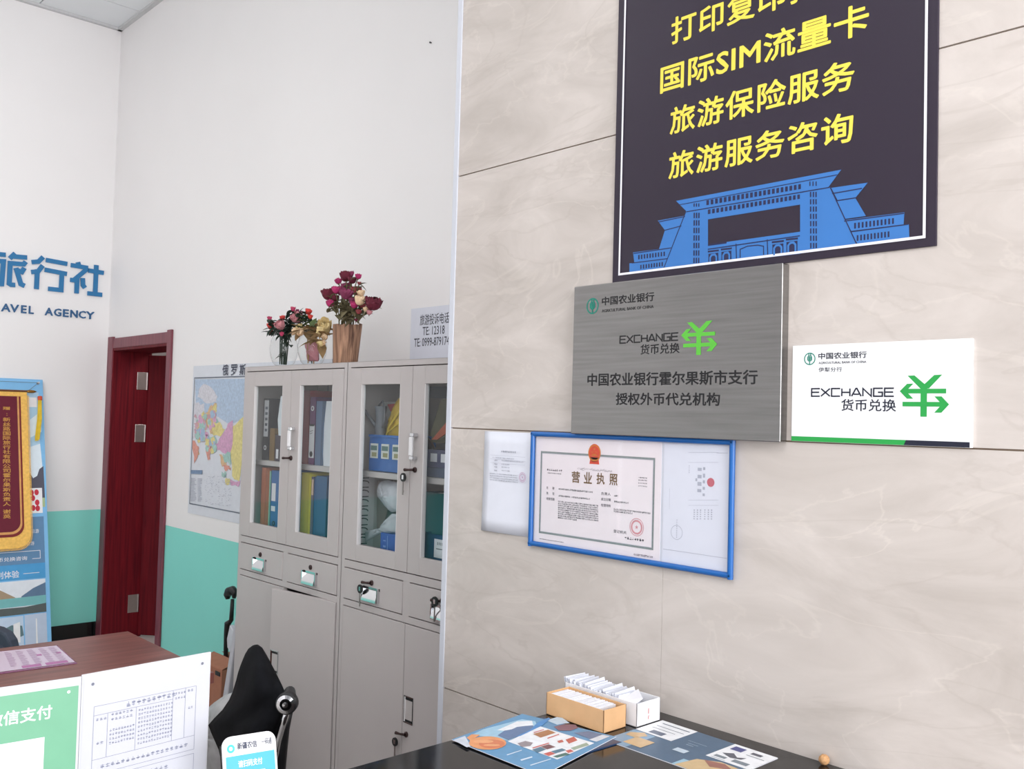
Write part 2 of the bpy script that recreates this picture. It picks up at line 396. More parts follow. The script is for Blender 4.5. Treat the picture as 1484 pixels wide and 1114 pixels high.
# ------------------------------------------------------------------ raised lettering on the left wall
M_SIGNBLUE = mat('blue_acrylic_letters', (34, 116, 170), .35, var=.02)
def stroke_part(nm, fr, lines, wd, parent, material, u0, v0, w, h, depth):
    pts = [[(u0 + x * w, v0 + y * h) for x, y in ln] for ln in lines]
    return MB().strokes(fr, pts, wd, 0, depth).build(nm, material, parent)
LV = [[(.0, .90), (.42, .92)], [(.2, 1.0), (.2, .9)], [(.12, .88), (.12, .5), (.02, .03)], [(.12, .70), (.37, .72), (.35, .04), (.24, .03)], [(.66, 1), (.53, .83)], [(.58, .90), (.98, .92)],
      [(.95, .79), (.90, .705), (.545, .69), (.545, .08), (.60, .05), (.70, .056)], [(.92, .60), (.86, .47), (.76, .50)], [(.70, .57), (.85, .10), (.95, .06)]]
XG = [[(.32, 1), (.2, .84), (.02, .80)], [(.32, .74), (.2, .54), (.02, .50)], [(.18, .60), (.18, .0)], [(.40, .92), (1, .88)],
      [(.38, .62), (1, .57)], [(.86, .58), (.86, .05), (.5, .05)]]
SH = [[(.02, .86), (.46, .84), (.46, .76), (.12, .40), (.02, .40)], [(.22, .98), (.26, .86)], [(.22, .48), (.22, 0)], [(.38, .50), (.40, .28), (.46, .20)],
      [(.54, .76), (1, .74)], [(.77, .96), (.77, .04)], [(.54, .04), (.98, .04)]]
zs = thing('wall_lettering', (WC, 2.0, 2.385), 'large blue raised Chinese characters on the white wall left of the door', 'sign')
for nm, ln, y0, w_ in (('character', LV, 1.640, .232), ('character', XG, 1.893, .230), ('character', SH, 2.142, .226)):
    stroke_part('character', F_C, ln, .0295, zs, M_SIGNBLUE, y0, 2.388, w_, .222, .012)
ze = thing('wall_lettering', (WC, 2.0, 2.216), 'small dark blue raised English letters under the big blue characters', 'sign')
M_SIGNBLUE2 = mat('dark_blue_acrylic_letters', (40, 92, 138), .4, var=.02)
for ch, y0, y1 in (('T', 1.606, 1.645), ('R', 1.668, 1.715), ('A', 1.726, 1.782), ('V', 1.779, 1.833), ('E', 1.846, 1.880), ('L', 1.893, 1.925),
                   ('A', 1.994, 2.046), ('G', 2.052, 2.100), ('E', 2.110, 2.148), ('N', 2.158, 2.207), ('C', 2.213, 2.261), ('Y', 2.262, 2.318)):
    o = MB().text(F_C, ch, y0, 2.2185, y1 - y0, .053, .008, .035).build('letter', M_SIGNBLUE2, ze)
    md = o.modifiers.new('solid', 'SOLIDIFY'); md.thickness = .008; md.offset = -1

# ------------------------------------------------------------------ leaning display board and silk pennant
_bo = Vector((-6.77, 1.996, 1.781)); _bd = Vector((.419, 0, -1.671)).normalized(); _bn = Vector((1.671, 0, .419)).normalized()
F_BD = Frame(_bo, (0, 1, 0), -_bd, _bn)        # a: along the wall, b: up the slope (top edge = 0)
BL = -(1.781 - .012) / abs(_bd.z)
bd = thing('display_board', (-6.33, 1.6, 0), 'tall blue tourism display board leaning on the left wall behind the pennant', 'display board')
MB().obox(F_BD, -.80, 0, BL, 0, -.016, 0).build('board', mat('sky_blue_board', (132, 194, 240), .45, var=.02), bd, bevel=.002)
def bprint(nm, color, polys, off, rough=.5, lab=None):
    b_ = MB()
    for q in polys: b_.poly(F_BD, q, off)
    o = b_.build(nm, mat('print_%d_%d_%d' % color, color, rough, var=.03), bd)
    return o
bprint('sky_print', (178, 214, 240), [[(-.80, -.09), (-.03, -.09), (-.03, -.86), (-.80, -.86)]], .0006)
bprint('cloud_print', (226, 240, 250), [[(-.09, -.28), (-.02, -.22), (-.02, -.36), (-.09, -.40)], [(-.09, -.46), (-.03, -.44), (-.02, -.60), (-.03, -.70), (-.09, -.68), (-.12, -.58)], [(-.5, -.3), (-.2, -.25), (-.2, -.5), (-.5, -.55)]], .001)
bprint('rock_print', (84, 84, 100), [[(-.13, -.60), (-.10, -.63), (-.08, -.67), (-.055, -.655), (-.04, -.61), (-.015, -.59), (-.012, -.80), (-.13, -.80)]], .0014)
bprint('shore_print', (176, 196, 150), [[(-.80, -.80), (-.012, -.80), (-.012, -.86), (-.80, -.86)]], .0016)
bprint('picture_card', (240, 240, 244), [[(-.098, -.126), (-.042, -.126), (-.042, -.192), (-.098, -.192)], [(-.30, -.735), (-.028, -.735), (-.028, -.899), (-.30, -.899)]], .002)
bprint('cherry_print', (202, 40, 62), [[(cx_ + .014 * math.cos(t * .7), cy_ + .020 * math.sin(t * .7)) for t in range(9)] for cx_, cy_ in ((-.092, -.765), (-.062, -.763), (-.085, -.80), (-.060, -.83), (-.085, -.865), (-.058, -.868))], .0024)
bprint('text_panel', (96, 138, 178), [[(-.80, -.922), (-.024, -.922), (-.024, -1.22), (-.80, -1.22)]], .001)
bprint('band_print', (74, 158, 214), [[(-.80, -1.22), (-.024, -1.22), (-.024, -1.315), (-.80, -1.315)]], .0012)
# landscape picture: sky, mountains, lake, dark shore
bprint('picture_sky', (226, 232, 240), [[(-.80, -1.322), (-.026, -1.322), (-.026, -1.53), (-.80, -1.53)]], .0015)
bprint('picture_mountain', (92, 120, 150), [[(-.17, -1.42), (-.10, -1.375), (-.026, -1.345), (-.026, -1.43), (-.17, -1.43)]], .0019)
bprint('picture_hill', (168, 146, 120), [[(-.80, -1.36), (-.29, -1.37), (-.21, -1.42), (-.19, -1.435), (-.80, -1.435)]], .0019)
bprint('picture_lake', (118, 184, 186), [[(-.80, -1.43), (-.026, -1.425), (-.026, -1.48), (-.80, -1.485)]], .0023)
bprint('picture_shore', (84, 92, 92), [[(-.80, -1.475), (-.15, -1.487), (-.026, -1.475), (-.026, -1.53), (-.80, -1.53)]], .0027)
bprint('picture_left', (196, 214, 236), [[(-.40, -1.540), (-.162, -1.540), (-.162, BL + .05), (-.40, BL + .05)]], .0015)
bprint('picture_right', (190, 204, 226), [[(-.155, -1.538), (-.026, -1.536), (-.026, BL + .05), (-.155, BL + .05)]], .0015)
bprint('picture_ridge', (96, 124, 132), [[(-.40, -1.68), (-.30, -1.62), (-.23, -1.59), (-.17, -1.60), (-.162, -1.66), (-.40, -1.74)]], .0019)
bprint('tower_print', (238, 238, 240), [[(-.220, -1.585), (-.182, -1.575), (-.182, -1.70), (-.220, -1.70)], [(-.090, -1.565), (-.084, -1.565), (-.082, -1.73), (-.092, -1.73)], [(-.33, -1.66), (-.23, -1.64), (-.23, -1.70), (-.33, -1.70)]], .0023)
tx = MB().text(F_BD, '特别体验', -.355, -1.302, .176, .046, .002, .01).text(F_BD, '货币兑换咨询', -.335, -1.196, .205, .026, .002, .01)
tx.text(F_BD, '一日游', -.125, -1.028, .07, .026, .002, .006).text(F_BD, '二日游', -.155, -1.105, .07, .026, .002, .006)
tx.build_lines('lettering', M_PAPER, bd)
tx = MB().strokes(F_BD, [[(-.155, -1.28), (-.06, -1.28)], [(-.40, -1.14), (-.075, -1.14)], [(-.075, -1.14), (-.052, -1.14), (-.052, -1.19), (-.10, -1.19)]], .0035, .002)
tx.build('ruled_line', M_PAPER, bd)

F_PN = Frame(_bo + _bn * .030, (0, 1, 0), -_bd, _bn)
pe = thing('silk_pennant', F_PN.p(-.45, -1.12), 'dark red silk pennant with gold fringe hanging before the blue board', 'pennant')
M_GOLD = mat('gold_fringe_cloth', (246, 194, 100), .8, var=.12, scale=60)
M_SILK = mat('dark_red_silk', (104, 12, 40), .7, var=.05, scale=40)
def shield(a1, top, bot, r, a0=None):
    a0 = -.50 - (a1 + .50) if a0 is None else a0
    pts = [(a0, top), (a0, bot + r)]
    for i in range(1, 9): t = math.pi + math.pi / 2 * i / 8; pts.append((a0 + r + r * math.cos(t), bot + r + r * math.sin(t)))
    for i in range(0, 9): t = -math.pi / 2 + math.pi / 2 * i / 8; pts.append((a1 - r + r * math.cos(t), bot + r + r * math.sin(t)))
    return pts + [(a1, top)]
MB().fprism(F_PN, shield(-.110, -.086, -1.120, .085), -.003, .001).build('fringe_border', M_GOLD, pe)
fr = MB()
outline = shield(-.110, -.086, -1.120, .085)
for i in range(len(outline) - 1):
    p, q = Vector(outline[i]), Vector(outline[i + 1]); n_ = max(1, int((q - p).length / .008))
    for k in range(n_):
        a = p + (q - p) * (k / n_); b = p + (q - p) * ((k + .6) / n_); out = Vector(((q - p).y, -(q - p).x)).normalized() * -1
        if a.y > -.12: continue
        out = Vector((a.x + .5, min(0, a.y + .9) * 2)).normalized()
        fr.poly(F_PN, [tuple(a), tuple(b), tuple(b + out * .012 + Vector((0, -.004))), tuple(a + out * .012 + Vector((0, -.004)))], -.001)
f_ = fr.build('fringe', M_GOLD, pe)
MB().poly(F_PN, shield(-.150, -.130, -1.048, .07), .0025).build('silk_field', mat('deep_red_edge', (122, 18, 24), .5), pe)
MB().poly(F_PN, shield(-.161, -.131, -1.031, .066), .0033).build('gold_line', mat('gold_braid', (218, 158, 92), .5, var=.1), pe)
MB().poly(F_PN, shield(-.172, -.131, -1.016, .060), .0041).build('silk_panel', M_SILK, pe)
tl = MB(); col_txt = '新丝路国际旅行社有限公司霍尔果斯负责人'
tl.text(F_PN, '赠', -.258, -.224, .042, .022, .0049, .02).text(F_PN, ':', -.238, -.262, .006, .016, .0049)
z0 = -.275
for i, ch in enumerate(col_txt):
    a = -.259 - .012 * i / 18
    tl.text(F_PN, ch, a, z0 - .026 - .0305 * i, .044, .0265, .0049, .02)
tl.text(F_PN, '谢', -.272, z0 - .026 - .0305 * 19.6, .044, .027, .0049, .02).text(F_PN, '英', -.272, z0 - .026 - .0305 * 20.6, .044, .0265, .0049, .02)
tl.build('lettering', mat('gold_thread', (206, 150, 66), .5, var=.1), pe)
rod = MB().tube([F_PN.p(-.93, -.093), F_PN.p(-.10, -.093)], .007, 10).build('rod', mat('brown_rod', (110, 66, 30), .4), pe)
MB().lathe([(.008, 0), (.010, .006), (.010, .03), (.008, .034), (.010, .038), (.002, .058)], F_PN.p(-.108, -.093), (0, 1, 0), 12, True).build('finial', mat('brass', (150, 108, 48), .3, .8), rod)
MB().tube([F_PN.p(-.105, -.093), F_PN.p(-.031, -.026, -.018)], .0015, 6).tube([F_PN.p(-.80, -.026, -.018), F_PN.p(-.031, -.026, -.018)], .0015, 6).build('cord', mat('grey_cord', (120, 130, 140), .8), pe)
MB().lathe([(.010, 0), (.010, .004), (.004, .012), (.006, .02)], F_PN.p(-.031, -.026, -.030), _bn, 12, True).build('hook', M_CHROME, pe)
ts = thing('tassel', F_PN.p(-.03, -.42), 'yellow tassel with red knot hanging beside the pennant', 'tassel')
ta = MB()
for i in range(30):
    q = random.uniform(0, 6.28); r = random.uniform(.004, .016)
    ta.tube([F_PN.p(-.028 + .010 * math.cos(q), -.145, -.012 + .006 * math.sin(q)), F_PN.p(-.036 + r * math.cos(q), -.28, -.010 + .008 * math.sin(q)), F_PN.p(-.054 + 1.0 * r * math.cos(q), -.41 - random.uniform(0, .016), -.010 + .006 * math.sin(q))], .0022, 4)
ta.build('threads', mat('yellow_silk_thread', (238, 204, 52), .6, var=.1), ts)
MB().lathe([(.006, 0), (.014, .003), (.014, .028), (.006, .031)], F_PN.p(-.027, -.150, -.012), -_bd, 14, True).build('knot', mat('red_knot', (216, 84, 50), .6, var=.15), ts)

# ------------------------------------------------------------------ map on the back wall
mp_ = thing('wall_map', (-4.5, WB, 1.03), 'colourful wall map of a northern country partly behind the grey cabinet', 'map')
MB().obox(F_B, -5.372, -3.85, .995, 1.865, .0008, .003).build('sheet', mat('map_paper', (222, 226, 234), .7, var=.02), mp_)
def mpt(px, py): p = at_y(260 + px * .2245, 510 + py * .2245, WB); return (p.x, p.z)
def mprint(nm, color, polys, off, jag=.011, key=None):
    b_ = MB(); rr = random.Random(sum(color))
    for q in polys:
        P = [mpt(*p) for p in q]; out = []
        for i, p in enumerate(P):
            n_ = P[(i + 1) % len(P)]; out.append(p)
            for t in (.33, .66): out.append((p[0] + (n_[0] - p[0]) * t + rr.uniform(-jag, jag), p[1] + (n_[1] - p[1]) * t + rr.uniform(-jag, jag)))
        b_.k += 1; b_.poly(F_B, out, off + b_.k * 1.2e-5)
    color = tuple(int(c * .72 + k * .28) for c, k in zip(color, (214, 216, 226)))
    return b_.build(nm, mat('map_%d_%d_%d' % color, color, .7, var=.12, scale=70), mp_)
mprint('sea_print', (172, 196, 222), [[(104, 176), (600, 170), (600, 560), (560, 560), (395, 440), (330, 470), (240, 410), (180, 400), (110, 330)]], .0034, 0)
mprint('land_print', (214, 212, 220), [[(130, 240), (160, 205), (215, 235), (250, 290), (235, 325), (205, 330), (160, 320), (120, 290)], [(104, 330), (165, 330), (160, 430), (125, 520), (90, 560)]], .0038)
mprint('region_print', (222, 176, 120), [[(200, 350), (225, 340), (245, 330), (240, 420), (215, 500), (165, 480), (150, 430)], [(95, 590), (120, 620), (135, 660), (110, 690), (98, 650)], [(260, 660), (300, 690), (320, 740), (280, 740)]], .0042)
mprint('region_print', (232, 214, 118), [[(215, 470), (265, 450), (300, 500), (270, 545), (225, 540), (205, 505)], [(350, 480), (420, 415), (520, 430), (520, 700), (420, 700), (390, 840), (345, 800), (335, 600)], [(222, 350), (245, 335), (242, 395), (228, 395)], [(300, 820), (330, 815), (330, 855), (305, 855)]], .0046)
mprint('region_print', (216, 152, 190), [[(262, 560), (310, 490), (350, 440), (348, 600), (330, 650), (285, 650), (240, 620)], [(335, 820), (400, 830), (385, 870), (340, 860)], [(150, 410), (180, 400), (180, 440), (155, 440)]], .005)
mprint('region_print', (224, 138, 116), [[(125, 490), (160, 470), (175, 540), (160, 580), (135, 570)], [(175, 610), (210, 600), (205, 690), (190, 700)], [(285, 730), (330, 735), (335, 765), (300, 765)], [(90, 570), (130, 610), (125, 670), (100, 720)]], .0054)
mprint('region_print', (152, 200, 186), [[(180, 540), (235, 540), (245, 590), (190, 600)], [(285, 660), (335, 650), (340, 720), (300, 715)], [(140, 430), (165, 440), (160, 470), (140, 470)], [(205, 440), (250, 430), (260, 455), (215, 470)], [(280, 770), (310, 780), (310, 815), (285, 805)]], .0058)
mb_ = MB().frame_rect(F_B, -5.349, -3.87, 1.05, 1.797, .006, .0062)
mb_.build('border_line', mat('map_border', (112, 120, 134), .7), mp_)
for k_, colr in enumerate(((222, 176, 120), (232, 214, 118), (216, 152, 190), (152, 200, 186), (206, 150, 160), (150, 180, 210))):
    rr_ = random.Random(60 + k_); Q = []
    for _ in range(14):
        cx_, cy_ = rr_.uniform(110, 235), rr_.uniform(400, 640); r_ = rr_.uniform(7, 20)
        if cy_ > 560 + (cx_ - 110) * .9: continue
        Q.append([(cx_ + r_ * math.cos(t), cy_ + 1.5 * r_ * math.sin(t)) for t in (0, 1.2, 2.3, 3.6, 4.9)])
    mprint('region_print', colr, Q, .00602 + k_ * 2e-5, .008)
mprint('legend_print', (92, 122, 160), [[(82, 762), (155, 762), (152, 788), (80, 785)]], .0064, 0)
lg = MB()
for k in range(16):
    lg.strokes(F_B, [[mpt(76, 815 + k * 9.5), mpt(random.uniform(100, 118), 816 + k * 9.5)], [mpt(124, 818 + k * 9.5), mpt(random.uniform(140, 155), 818 + k * 9.5)]], .003, .0066)
for k in range(150):
    a = (random.uniform(170, 340), random.uniform(800, 990)); lg.strokes(F_B, [[mpt(*a), mpt(a[0] + random.uniform(3, 12), a[1] + random.uniform(-8, 8))]], .0016, .0066)
lg.build('fine_print', M_PALEINK, mp_)
tt = MB()
for ch, px in (('俄', 283), ('罗', 338), ('斯', 393)):
    a = mpt(px, 152); tt.text(F_B, ch, a[0], a[1], .072, .062, .0066, .01)
tt.build('lettering', mat('map_title_ink', (70, 74, 92), .7), mp_)

# phone notice above the cabinet, taped to the wall
nt_ = thing('phone_notice', (-3.05, WB, 1.82), 'white printed phone notice on the wall behind the grey cabinets', 'notice')
MB().obox(F_B, -3.236, -2.83, 1.79, 2.062, .001, .003).build('sheet', M_PAPER2, nt_)
x0 = lambda px, py: at_y(370 + px * .1954, 380 + py * .1954, WB)
tx = MB()
a, b = x0(1225, 470), x0(1440, 462); tx.text(F_B, '旅游投诉电话', a.x, a.z, (b.x - a.x), .046, .0036, .004)
a, b = x0(1245, 543), x0(1408, 538); tx.text(F_B, 'TE: 12318', a.x, a.z, b.x - a.x, .036, .0036, .008)
a, b = x0(1182, 628), x0(1440, 622); tx.text(F_B, 'TE: 0999-8791748', a.x, a.z, (b.x - a.x) * 1.08, .036, .0036, .008)
tx.build_lines('lettering', mat('dark_grey_print', (72, 74, 84), .7), nt_)
nl = MB().lathe([(.0025, 0), (.003, .01), (.0045, .012), (.001, .014)], at_y(625, 62, WB) + Vector((0, .004, 0)), (0, -1, 0), 8, True).build('wall_nail', mat('dark_nail', (60, 60, 64), .4, .6))
tag(nl, 'tiny dark nail in the upper white wall near the marble edge', 'nail')

# ------------------------------------------------------------------ steel filing cabinets
M_EDGE = mat('white_door_edge', (226, 224, 224), .4, var=.01)
M_GLASS = glass('cabinet_glass', (.955, .975, .975), .9)
M_LOCK = mat('dark_bronze_lock', (72, 56, 55), .35, .7)
M_INSIDE = M_STEEL
CH = 1.806
def pull(parent, xc, zc, y):
    """recessed chrome drawer pull with a curved lip"""
    b_ = MB().box(xc - .052, xc + .052, y - .004, y, zc + .018, zc + .026).box(xc - .052, xc - .046, y - .012, y, zc - .026, zc + .026).box(xc + .046, xc + .052, y - .012, y, zc - .026, zc + .026)
    b_.grid(lambda u, v: Vector((xc - .046 + .092 * u, y - .002 - .014 * math.sin(v * math.pi * .5), zc + .016 - .042 * v)), 1, 8)
    return b_.build('pull', M_CHROME, parent)
def lock(parent, xc, zc, y, lever=False):
    b_ = MB().lathe([(.010, 0), (.010, .004), (.007, .006), (.0, .0062)], (xc, y, zc), (0, -1, 0), 18)
    b_.box(xc - .0012, xc + .0012, y - .0075, y - .006, zc - .006, zc + .006)
    if lever: b_.tube([(xc, y - .008, zc), (xc - .02, y - .014, zc - .001), (xc - .042, y - .016, zc - .002)], [.005, .004, .006], 8)
    return b_.build('lock', M_LOCK, parent)
def cup(parent, xc, zc, fr_p=None):
    """upright recessed grip: frame, scooped plate and black plates painted as shade"""
    fr_ = fr_p
    b_ = MB().frame_rect(fr_, xc - .027, xc + .027, zc - .047, zc + .047, .004, .0025)
    b_.obox(fr_, xc - .027, xc - .023, zc - .047, zc + .047, 0, .0025).obox(fr_, xc + .023, xc + .027, zc - .047, zc + .047, 0, .0025)
    b_.grid(lambda u, v: fr_.p(xc - .023 + .046 * u, zc - .043 + .086 * v, .0015 - .010 * math.sin(math.pi * (1 - u)) + .002 * math.cos(u * 3)), 8, 1)
    o = b_.build('recessed_grip', M_CHROME, parent)
    MB().obox(fr_, xc - .0225, xc + .0225, zc + .033, zc + .043, -.001, .0008).obox(fr_, xc - .0225, xc + .0225, zc - .043, zc - .035, -.001, .0008).build('grip_shade', M_BLACK, o)  # black plates stand in for shade at both ends of the recess
    return o
def glass_door(cab, xa, xb, ga, gb, y, hx_=None):
    z0, z1, gz0, gz1 = 1.046, 1.781, 1.108, 1.717
    d_ = MB().box(xa, ga, y, y + .018, z0, z1).box(gb, xb, y, y + .018, z0, z1).box(ga, gb, y, y + .018, z0, gz0).box(ga, gb, y, y + .018, gz1, z1).build('glass_door', M_STEEL, cab, bevel=.0015)
    MB().box(ga, ga + .004, y + .001, y + .018, gz0, gz1).box(gb - .003, gb, y + .001, y + .018, gz0, gz1).build('white_gasket', M_EDGE, d_)
    MB().box(ga + .003, gb - .003, y + .011, y + .014, gz0, gz1).build('pane', M_GLASS, d_)
    if hx_:
        h_ = MB().box(hx_ - .012, hx_ + .012, y - .022, y, 1.528, 1.542).box(hx_ - .012, hx_ + .012, y - .022, y, 1.446, 1.460).build('handle_bracket', M_CHROME, d_, bevel=.003)
        MB().box(hx_ - .010, hx_ + .010, y - .026, y - .016, 1.460, 1.528).build('handle', M_WHITE, d_, bevel=.004)
    return d_
def cabinet(X0, label, sep, lower_ajar, hx_, lk, keyed):
    X1 = X0 + .8475; y = CF_Y
    cab = thing('filing_cabinet', ((X0 + X1) / 2, 2.22, 0), label, 'cabinet', None)
    t = .022
    c_ = MB().box(X0, X0 + .002, y, WB - .003, 0, CH).box(X1 - .002, X1, y, WB - .003, 0, CH).box(X0, X1, WB - .005, WB - .003, 0, CH)
    c_.box(X0, X1, y, WB - .003, CH - .002, CH).box(X0, X1, y, WB - .003, .03, .05)
    c_.box(X0, X0 + t, y, y + .02, 0, CH).box(X1 - t, X1, y, y + .02, 0, CH)               # face frame
    c_.box(X0 + t, X1 - t, y, y + .02, 1.785, CH).box(X0 + t, X1 - t, y, y + .02, 1.014, 1.042).box(X0 + t, X1 - t, y, y + .02, .868, .892).box(X0 + t, X1 - t, y, y + .02, 0, .06)
    c_.box(X0 + .402, X0 + .44, y, y + .02, .89, 1.016)
    c_.box(X0 + .002, X1 - .002, y + .02, WB - .006, 1.040, 1.060).box(X0 + .002, X1 - .002, y + .02, WB - .006, .872, .884)
    c_.build('carcass', M_STEEL, cab, bevel=.0008, seg=1)
    MB().box(X0 + .004, X1 - .004, y + .045, WB - .008, 1.363, 1.385).build('shelf', M_STEEL, cab, bevel=.002)
    xm = X0 + .425
    glass_door(cab, X0 + .024, xm - .0015, X0 + .102, X0 + .353, y - .003, None if hx_ > xm else hx_)
    d2 = glass_door(cab, xm + .0015, X1 - .024, X0 + .497, X0 + .748, y - .003, hx_)
    lock(d2 if lk > xm else cab, lk, 1.412, y - .003, True)
    for i, (a, b_) in enumerate(((X0 + .025, X0 + .402), (X0 + .442, X1 - .027))):
        dr = MB().box(a, b_, y - .003, y + .012, .896, 1.0105).build('drawer', M_STEEL, cab, bevel=.0015)
        pull(dr, (a + b_) / 2, .937, y - .003)
        lock(dr, (a + b_) / 2, .979, y - .003, keyed)
    F_F = Frame((0, y - .003, 0), (1, 0, 0), (0, 0, 1), (0, -1, 0))
    ld = MB().box(X0 + .026, xm - .0015, y - .003, y + .015, .062, .865).build('door', M_STEEL, cab, bevel=.0015)
    if not lower_ajar:
        rd = MB().box(xm + .0015, X1 - .026, y - .003, y + .015, .062, .865).build('door', M_STEEL, cab, bevel=.0015)
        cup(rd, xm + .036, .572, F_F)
        lock(rd, xm + .028, .486, y - .003, True)
    else:
        a_ = math.radians(7.5); h_ = Vector((X1 - .026, y - .002, 0)); ud = Vector((math.cos(a_), math.sin(a_), 0)); nd = Vector((math.sin(a_), -math.cos(a_), 0))
        FO = Frame(h_, ud, (0, 0, 1), nd)
        rd = MB().obox(FO, -.405, 0, .062, .868, -.016, .003).build('door', M_STEEL, cab, bevel=.0015)
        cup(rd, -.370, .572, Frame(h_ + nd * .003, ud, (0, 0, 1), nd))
    return cab
XL, XR = -3.967, -3.1177
cabL = cabinet(XL, 'light grey steel cabinet beside the wall map, one lower door ajar', 0, True, -3.508, -3.521, False)
cabR = cabinet(XR, 'light grey steel cabinet at the marble edge with black-headed keys in its locks', 0, False, -2.662, -2.661, True)

M_KEY = mat('nickel_key', (150, 140, 138), .3, .9)
def key(x, z, label, s=1.0, y=CF_Y - .02):
    k = thing('key', (x, y, z), label, 'key', None)
    MB().lathe([(.006, -.0025), (.013 * s, -.0025), (.013 * s, .0025), (.006, .0025)], (x, y, z), (0, -1, 0), 18).build('bow', M_BLACK, k)
    MB().box(x - .005, x + .005, y - .0032, y + .0032, z - .007, z + .008).build('bow_plate', M_CHROME, k)
    MB().box(x - .0028, x + .0028, y - .001, y + .001, z - .052 * s, z - .012).box(x + .0028, x + .005, y - .001, y + .001, z - .045 * s, z - .038 * s).build('blade', M_KEY, k)
key(-2.708, 1.383, 'black-headed key hanging from the glass door lock of the right grey cabinet', 1.2)
key(-2.955, .951, 'black-headed key hanging before the chrome pull of the right cabinet drawer', 1.25)
key(-2.507, .975, 'black-headed key at the drawer cut off by the marble edge', 1.3)
key(-2.708, .452, 'black-headed key hanging low from the right cabinet lower door lock', 1.15)

# ---- things behind the glass
def X2(px, py, y=2.11): return at_y(px, py, y).x
def Z2(px, py, y=2.11): return at_y(px, py, y).z
def binder(x0_, x1_, zb, zt, label, rgb, y0=2.10, y1=2.375, spine=None, ring=None, group=None, nm='ring_binder', cat='binder', pages=True, spine_rgb=(232, 232, 236)):
    t = thing(nm, ((x0_ + x1_) / 2, y0, zb), label, cat, group)
    mm = mat('board_%d_%d_%d' % rgb, rgb, .45, var=.04)
    MB().box(x0_, x1_, y0, y0 + .003, zb, zt).box(x0_, x0_ + .003, y0, y1, zb, zt).box(x1_ - .003, x1_, y0, y1, zb, zt).build('cover', mm, t, bevel=.001)
    if pages: MB().box(x0_ + .004, x1_ - .004, y0 + .02, y1 - .005, zb + .006, zt - .008).build('pages', M_PAPER, t)
    if spine:
        for (u0, u1, v0, v1) in spine:
            MB().box(x0_ + (x1_ - x0_) * u0, x0_ + (x1_ - x0_) * u1, y0 - .0008, y0, zb + (zt - zb) * v0, zb + (zt - zb) * v1).build('spine_label', mat('label_%d_%d_%d' % spine_rgb, spine_rgb, .6, var=.02), t)
    if ring is not None:
        MB().lathe([(.006, 0), (.011, 0), (.011, .002), (.006, .002)], ((x0_ + x1_) / 2, y0, zb + (zt - zb) * ring), (0, -1, 0), 16).build('finger_ring', M_INK if sum(rgb) > 300 else M_WHITE, t)
    return t
ZS, ZB_ = 1.385, 1.060
# left cabinet, upper shelf
b_ = binder(X2(384, 620), X2(392.7, 620), ZS, 1.665, 'black lever-arch binder with a long white spine label on the upper shelf', (34, 38, 46), spine=[(.15, .85, .38, .97)], ring=.2)
tx = MB()
F_SP = Frame((0, 2.0985, 0), (1, 0, 0), (0, 0, 1), (0, -1, 0))
for k in range(5): tx.rect(F_SP, X2(387, 620), X2(390.5, 620), 1.515 + k * .025, 1.527 + k * .025)
tx.build('spine_print', M_GREYINK, b_)
binder(X2(393.6, 640), X2(401.0, 640), ZS, 1.530, 'tan brown file box standing beside the black binder', (132, 104, 62), nm='file_box', cat='file box')
binder(X2(401.6, 640), X2(412, 640), ZS, 1.503, 'dark plum file standing third on the upper shelf of the map-side cabinet', (62, 46, 60), spine=[(.2, .5, .1, .45)], nm='file_box', cat='file box')
def sheaf(x0_, x1_, zb, zt, label, y0=2.12, lean=.02, rgb=(222, 226, 232), dep=.22):
    t = thing('paper_sheaf', ((x0_ + x1_) / 2, y0, zb), label, 'papers')
    MB().prism([(x0_, y0, zb), (x1_, y0, zb), (x1_ + lean, y0, zt), (x0_ + lean * .6, y0, zt), (x0_ - .012, y0, zb + (zt - zb) * .4)], (0, dep, 0)).build('sheets', mat('sheaf_%d' % rgb[0], rgb, .8, var=.02), t)
sheaf(X2(404, 620, 2.084), X2(420, 620, 2.084), 1.50, 1.675, 'pale loose papers curling over the front of the plum file', 2.084, .012, dep=.010)
binder(X2(437.5, 620), X2(450.6, 620), ZS, 1.70, 'wide dark red document folder on the upper shelf', (140, 30, 46), nm='document_folder', cat='folder')
b_ = binder(X2(451.2, 620), X2(459.5, 620), ZS, 1.672, 'purple binder with a tall white spine label beside the red folder', (104, 52, 104), spine=[(.06, .94, .10, .58)], ring=.83)
tx = MB(); a, c = X2(452.2, 620), X2(458.6, 620)
tx.rect(F_SP, a, c, 1.548, 1.556); tx.strokes(F_SP, [[(a + .004, 1.525), (c - .008, 1.53)], [(a + .004, 1.515), (c - .012, 1.52)]], .002)
tx.disc(F_SP, (a + c) / 2, 1.43, .012, 0, 20)
tx.build('spine_print', M_INK, b_)
binder(X2(460.3, 620), X2(469.5, 620), ZS, 1.655, 'steel blue box file between the purple binder and white papers', (96, 118, 148), nm='box_file', cat='box file')
sheaf(X2(470.5, 620), X2(482, 620), ZS, 1.655, 'curled white paper stack at the right end of the upper shelf', 2.11, .012)
tb = thing('paper_slip', (X2(434, 666), 2.09, ZS), 'small pale blue slip leaning beside the red folder', 'paper')
MB().prism([(X2(431, 668), 2.09, ZS), (X2(437, 668), 2.09, ZS), (X2(433, 650), 2.10, 1.45)], (0, .004, 0)).build('slip', mat('pale_blue_slip', (150, 176, 204), .7), tb)
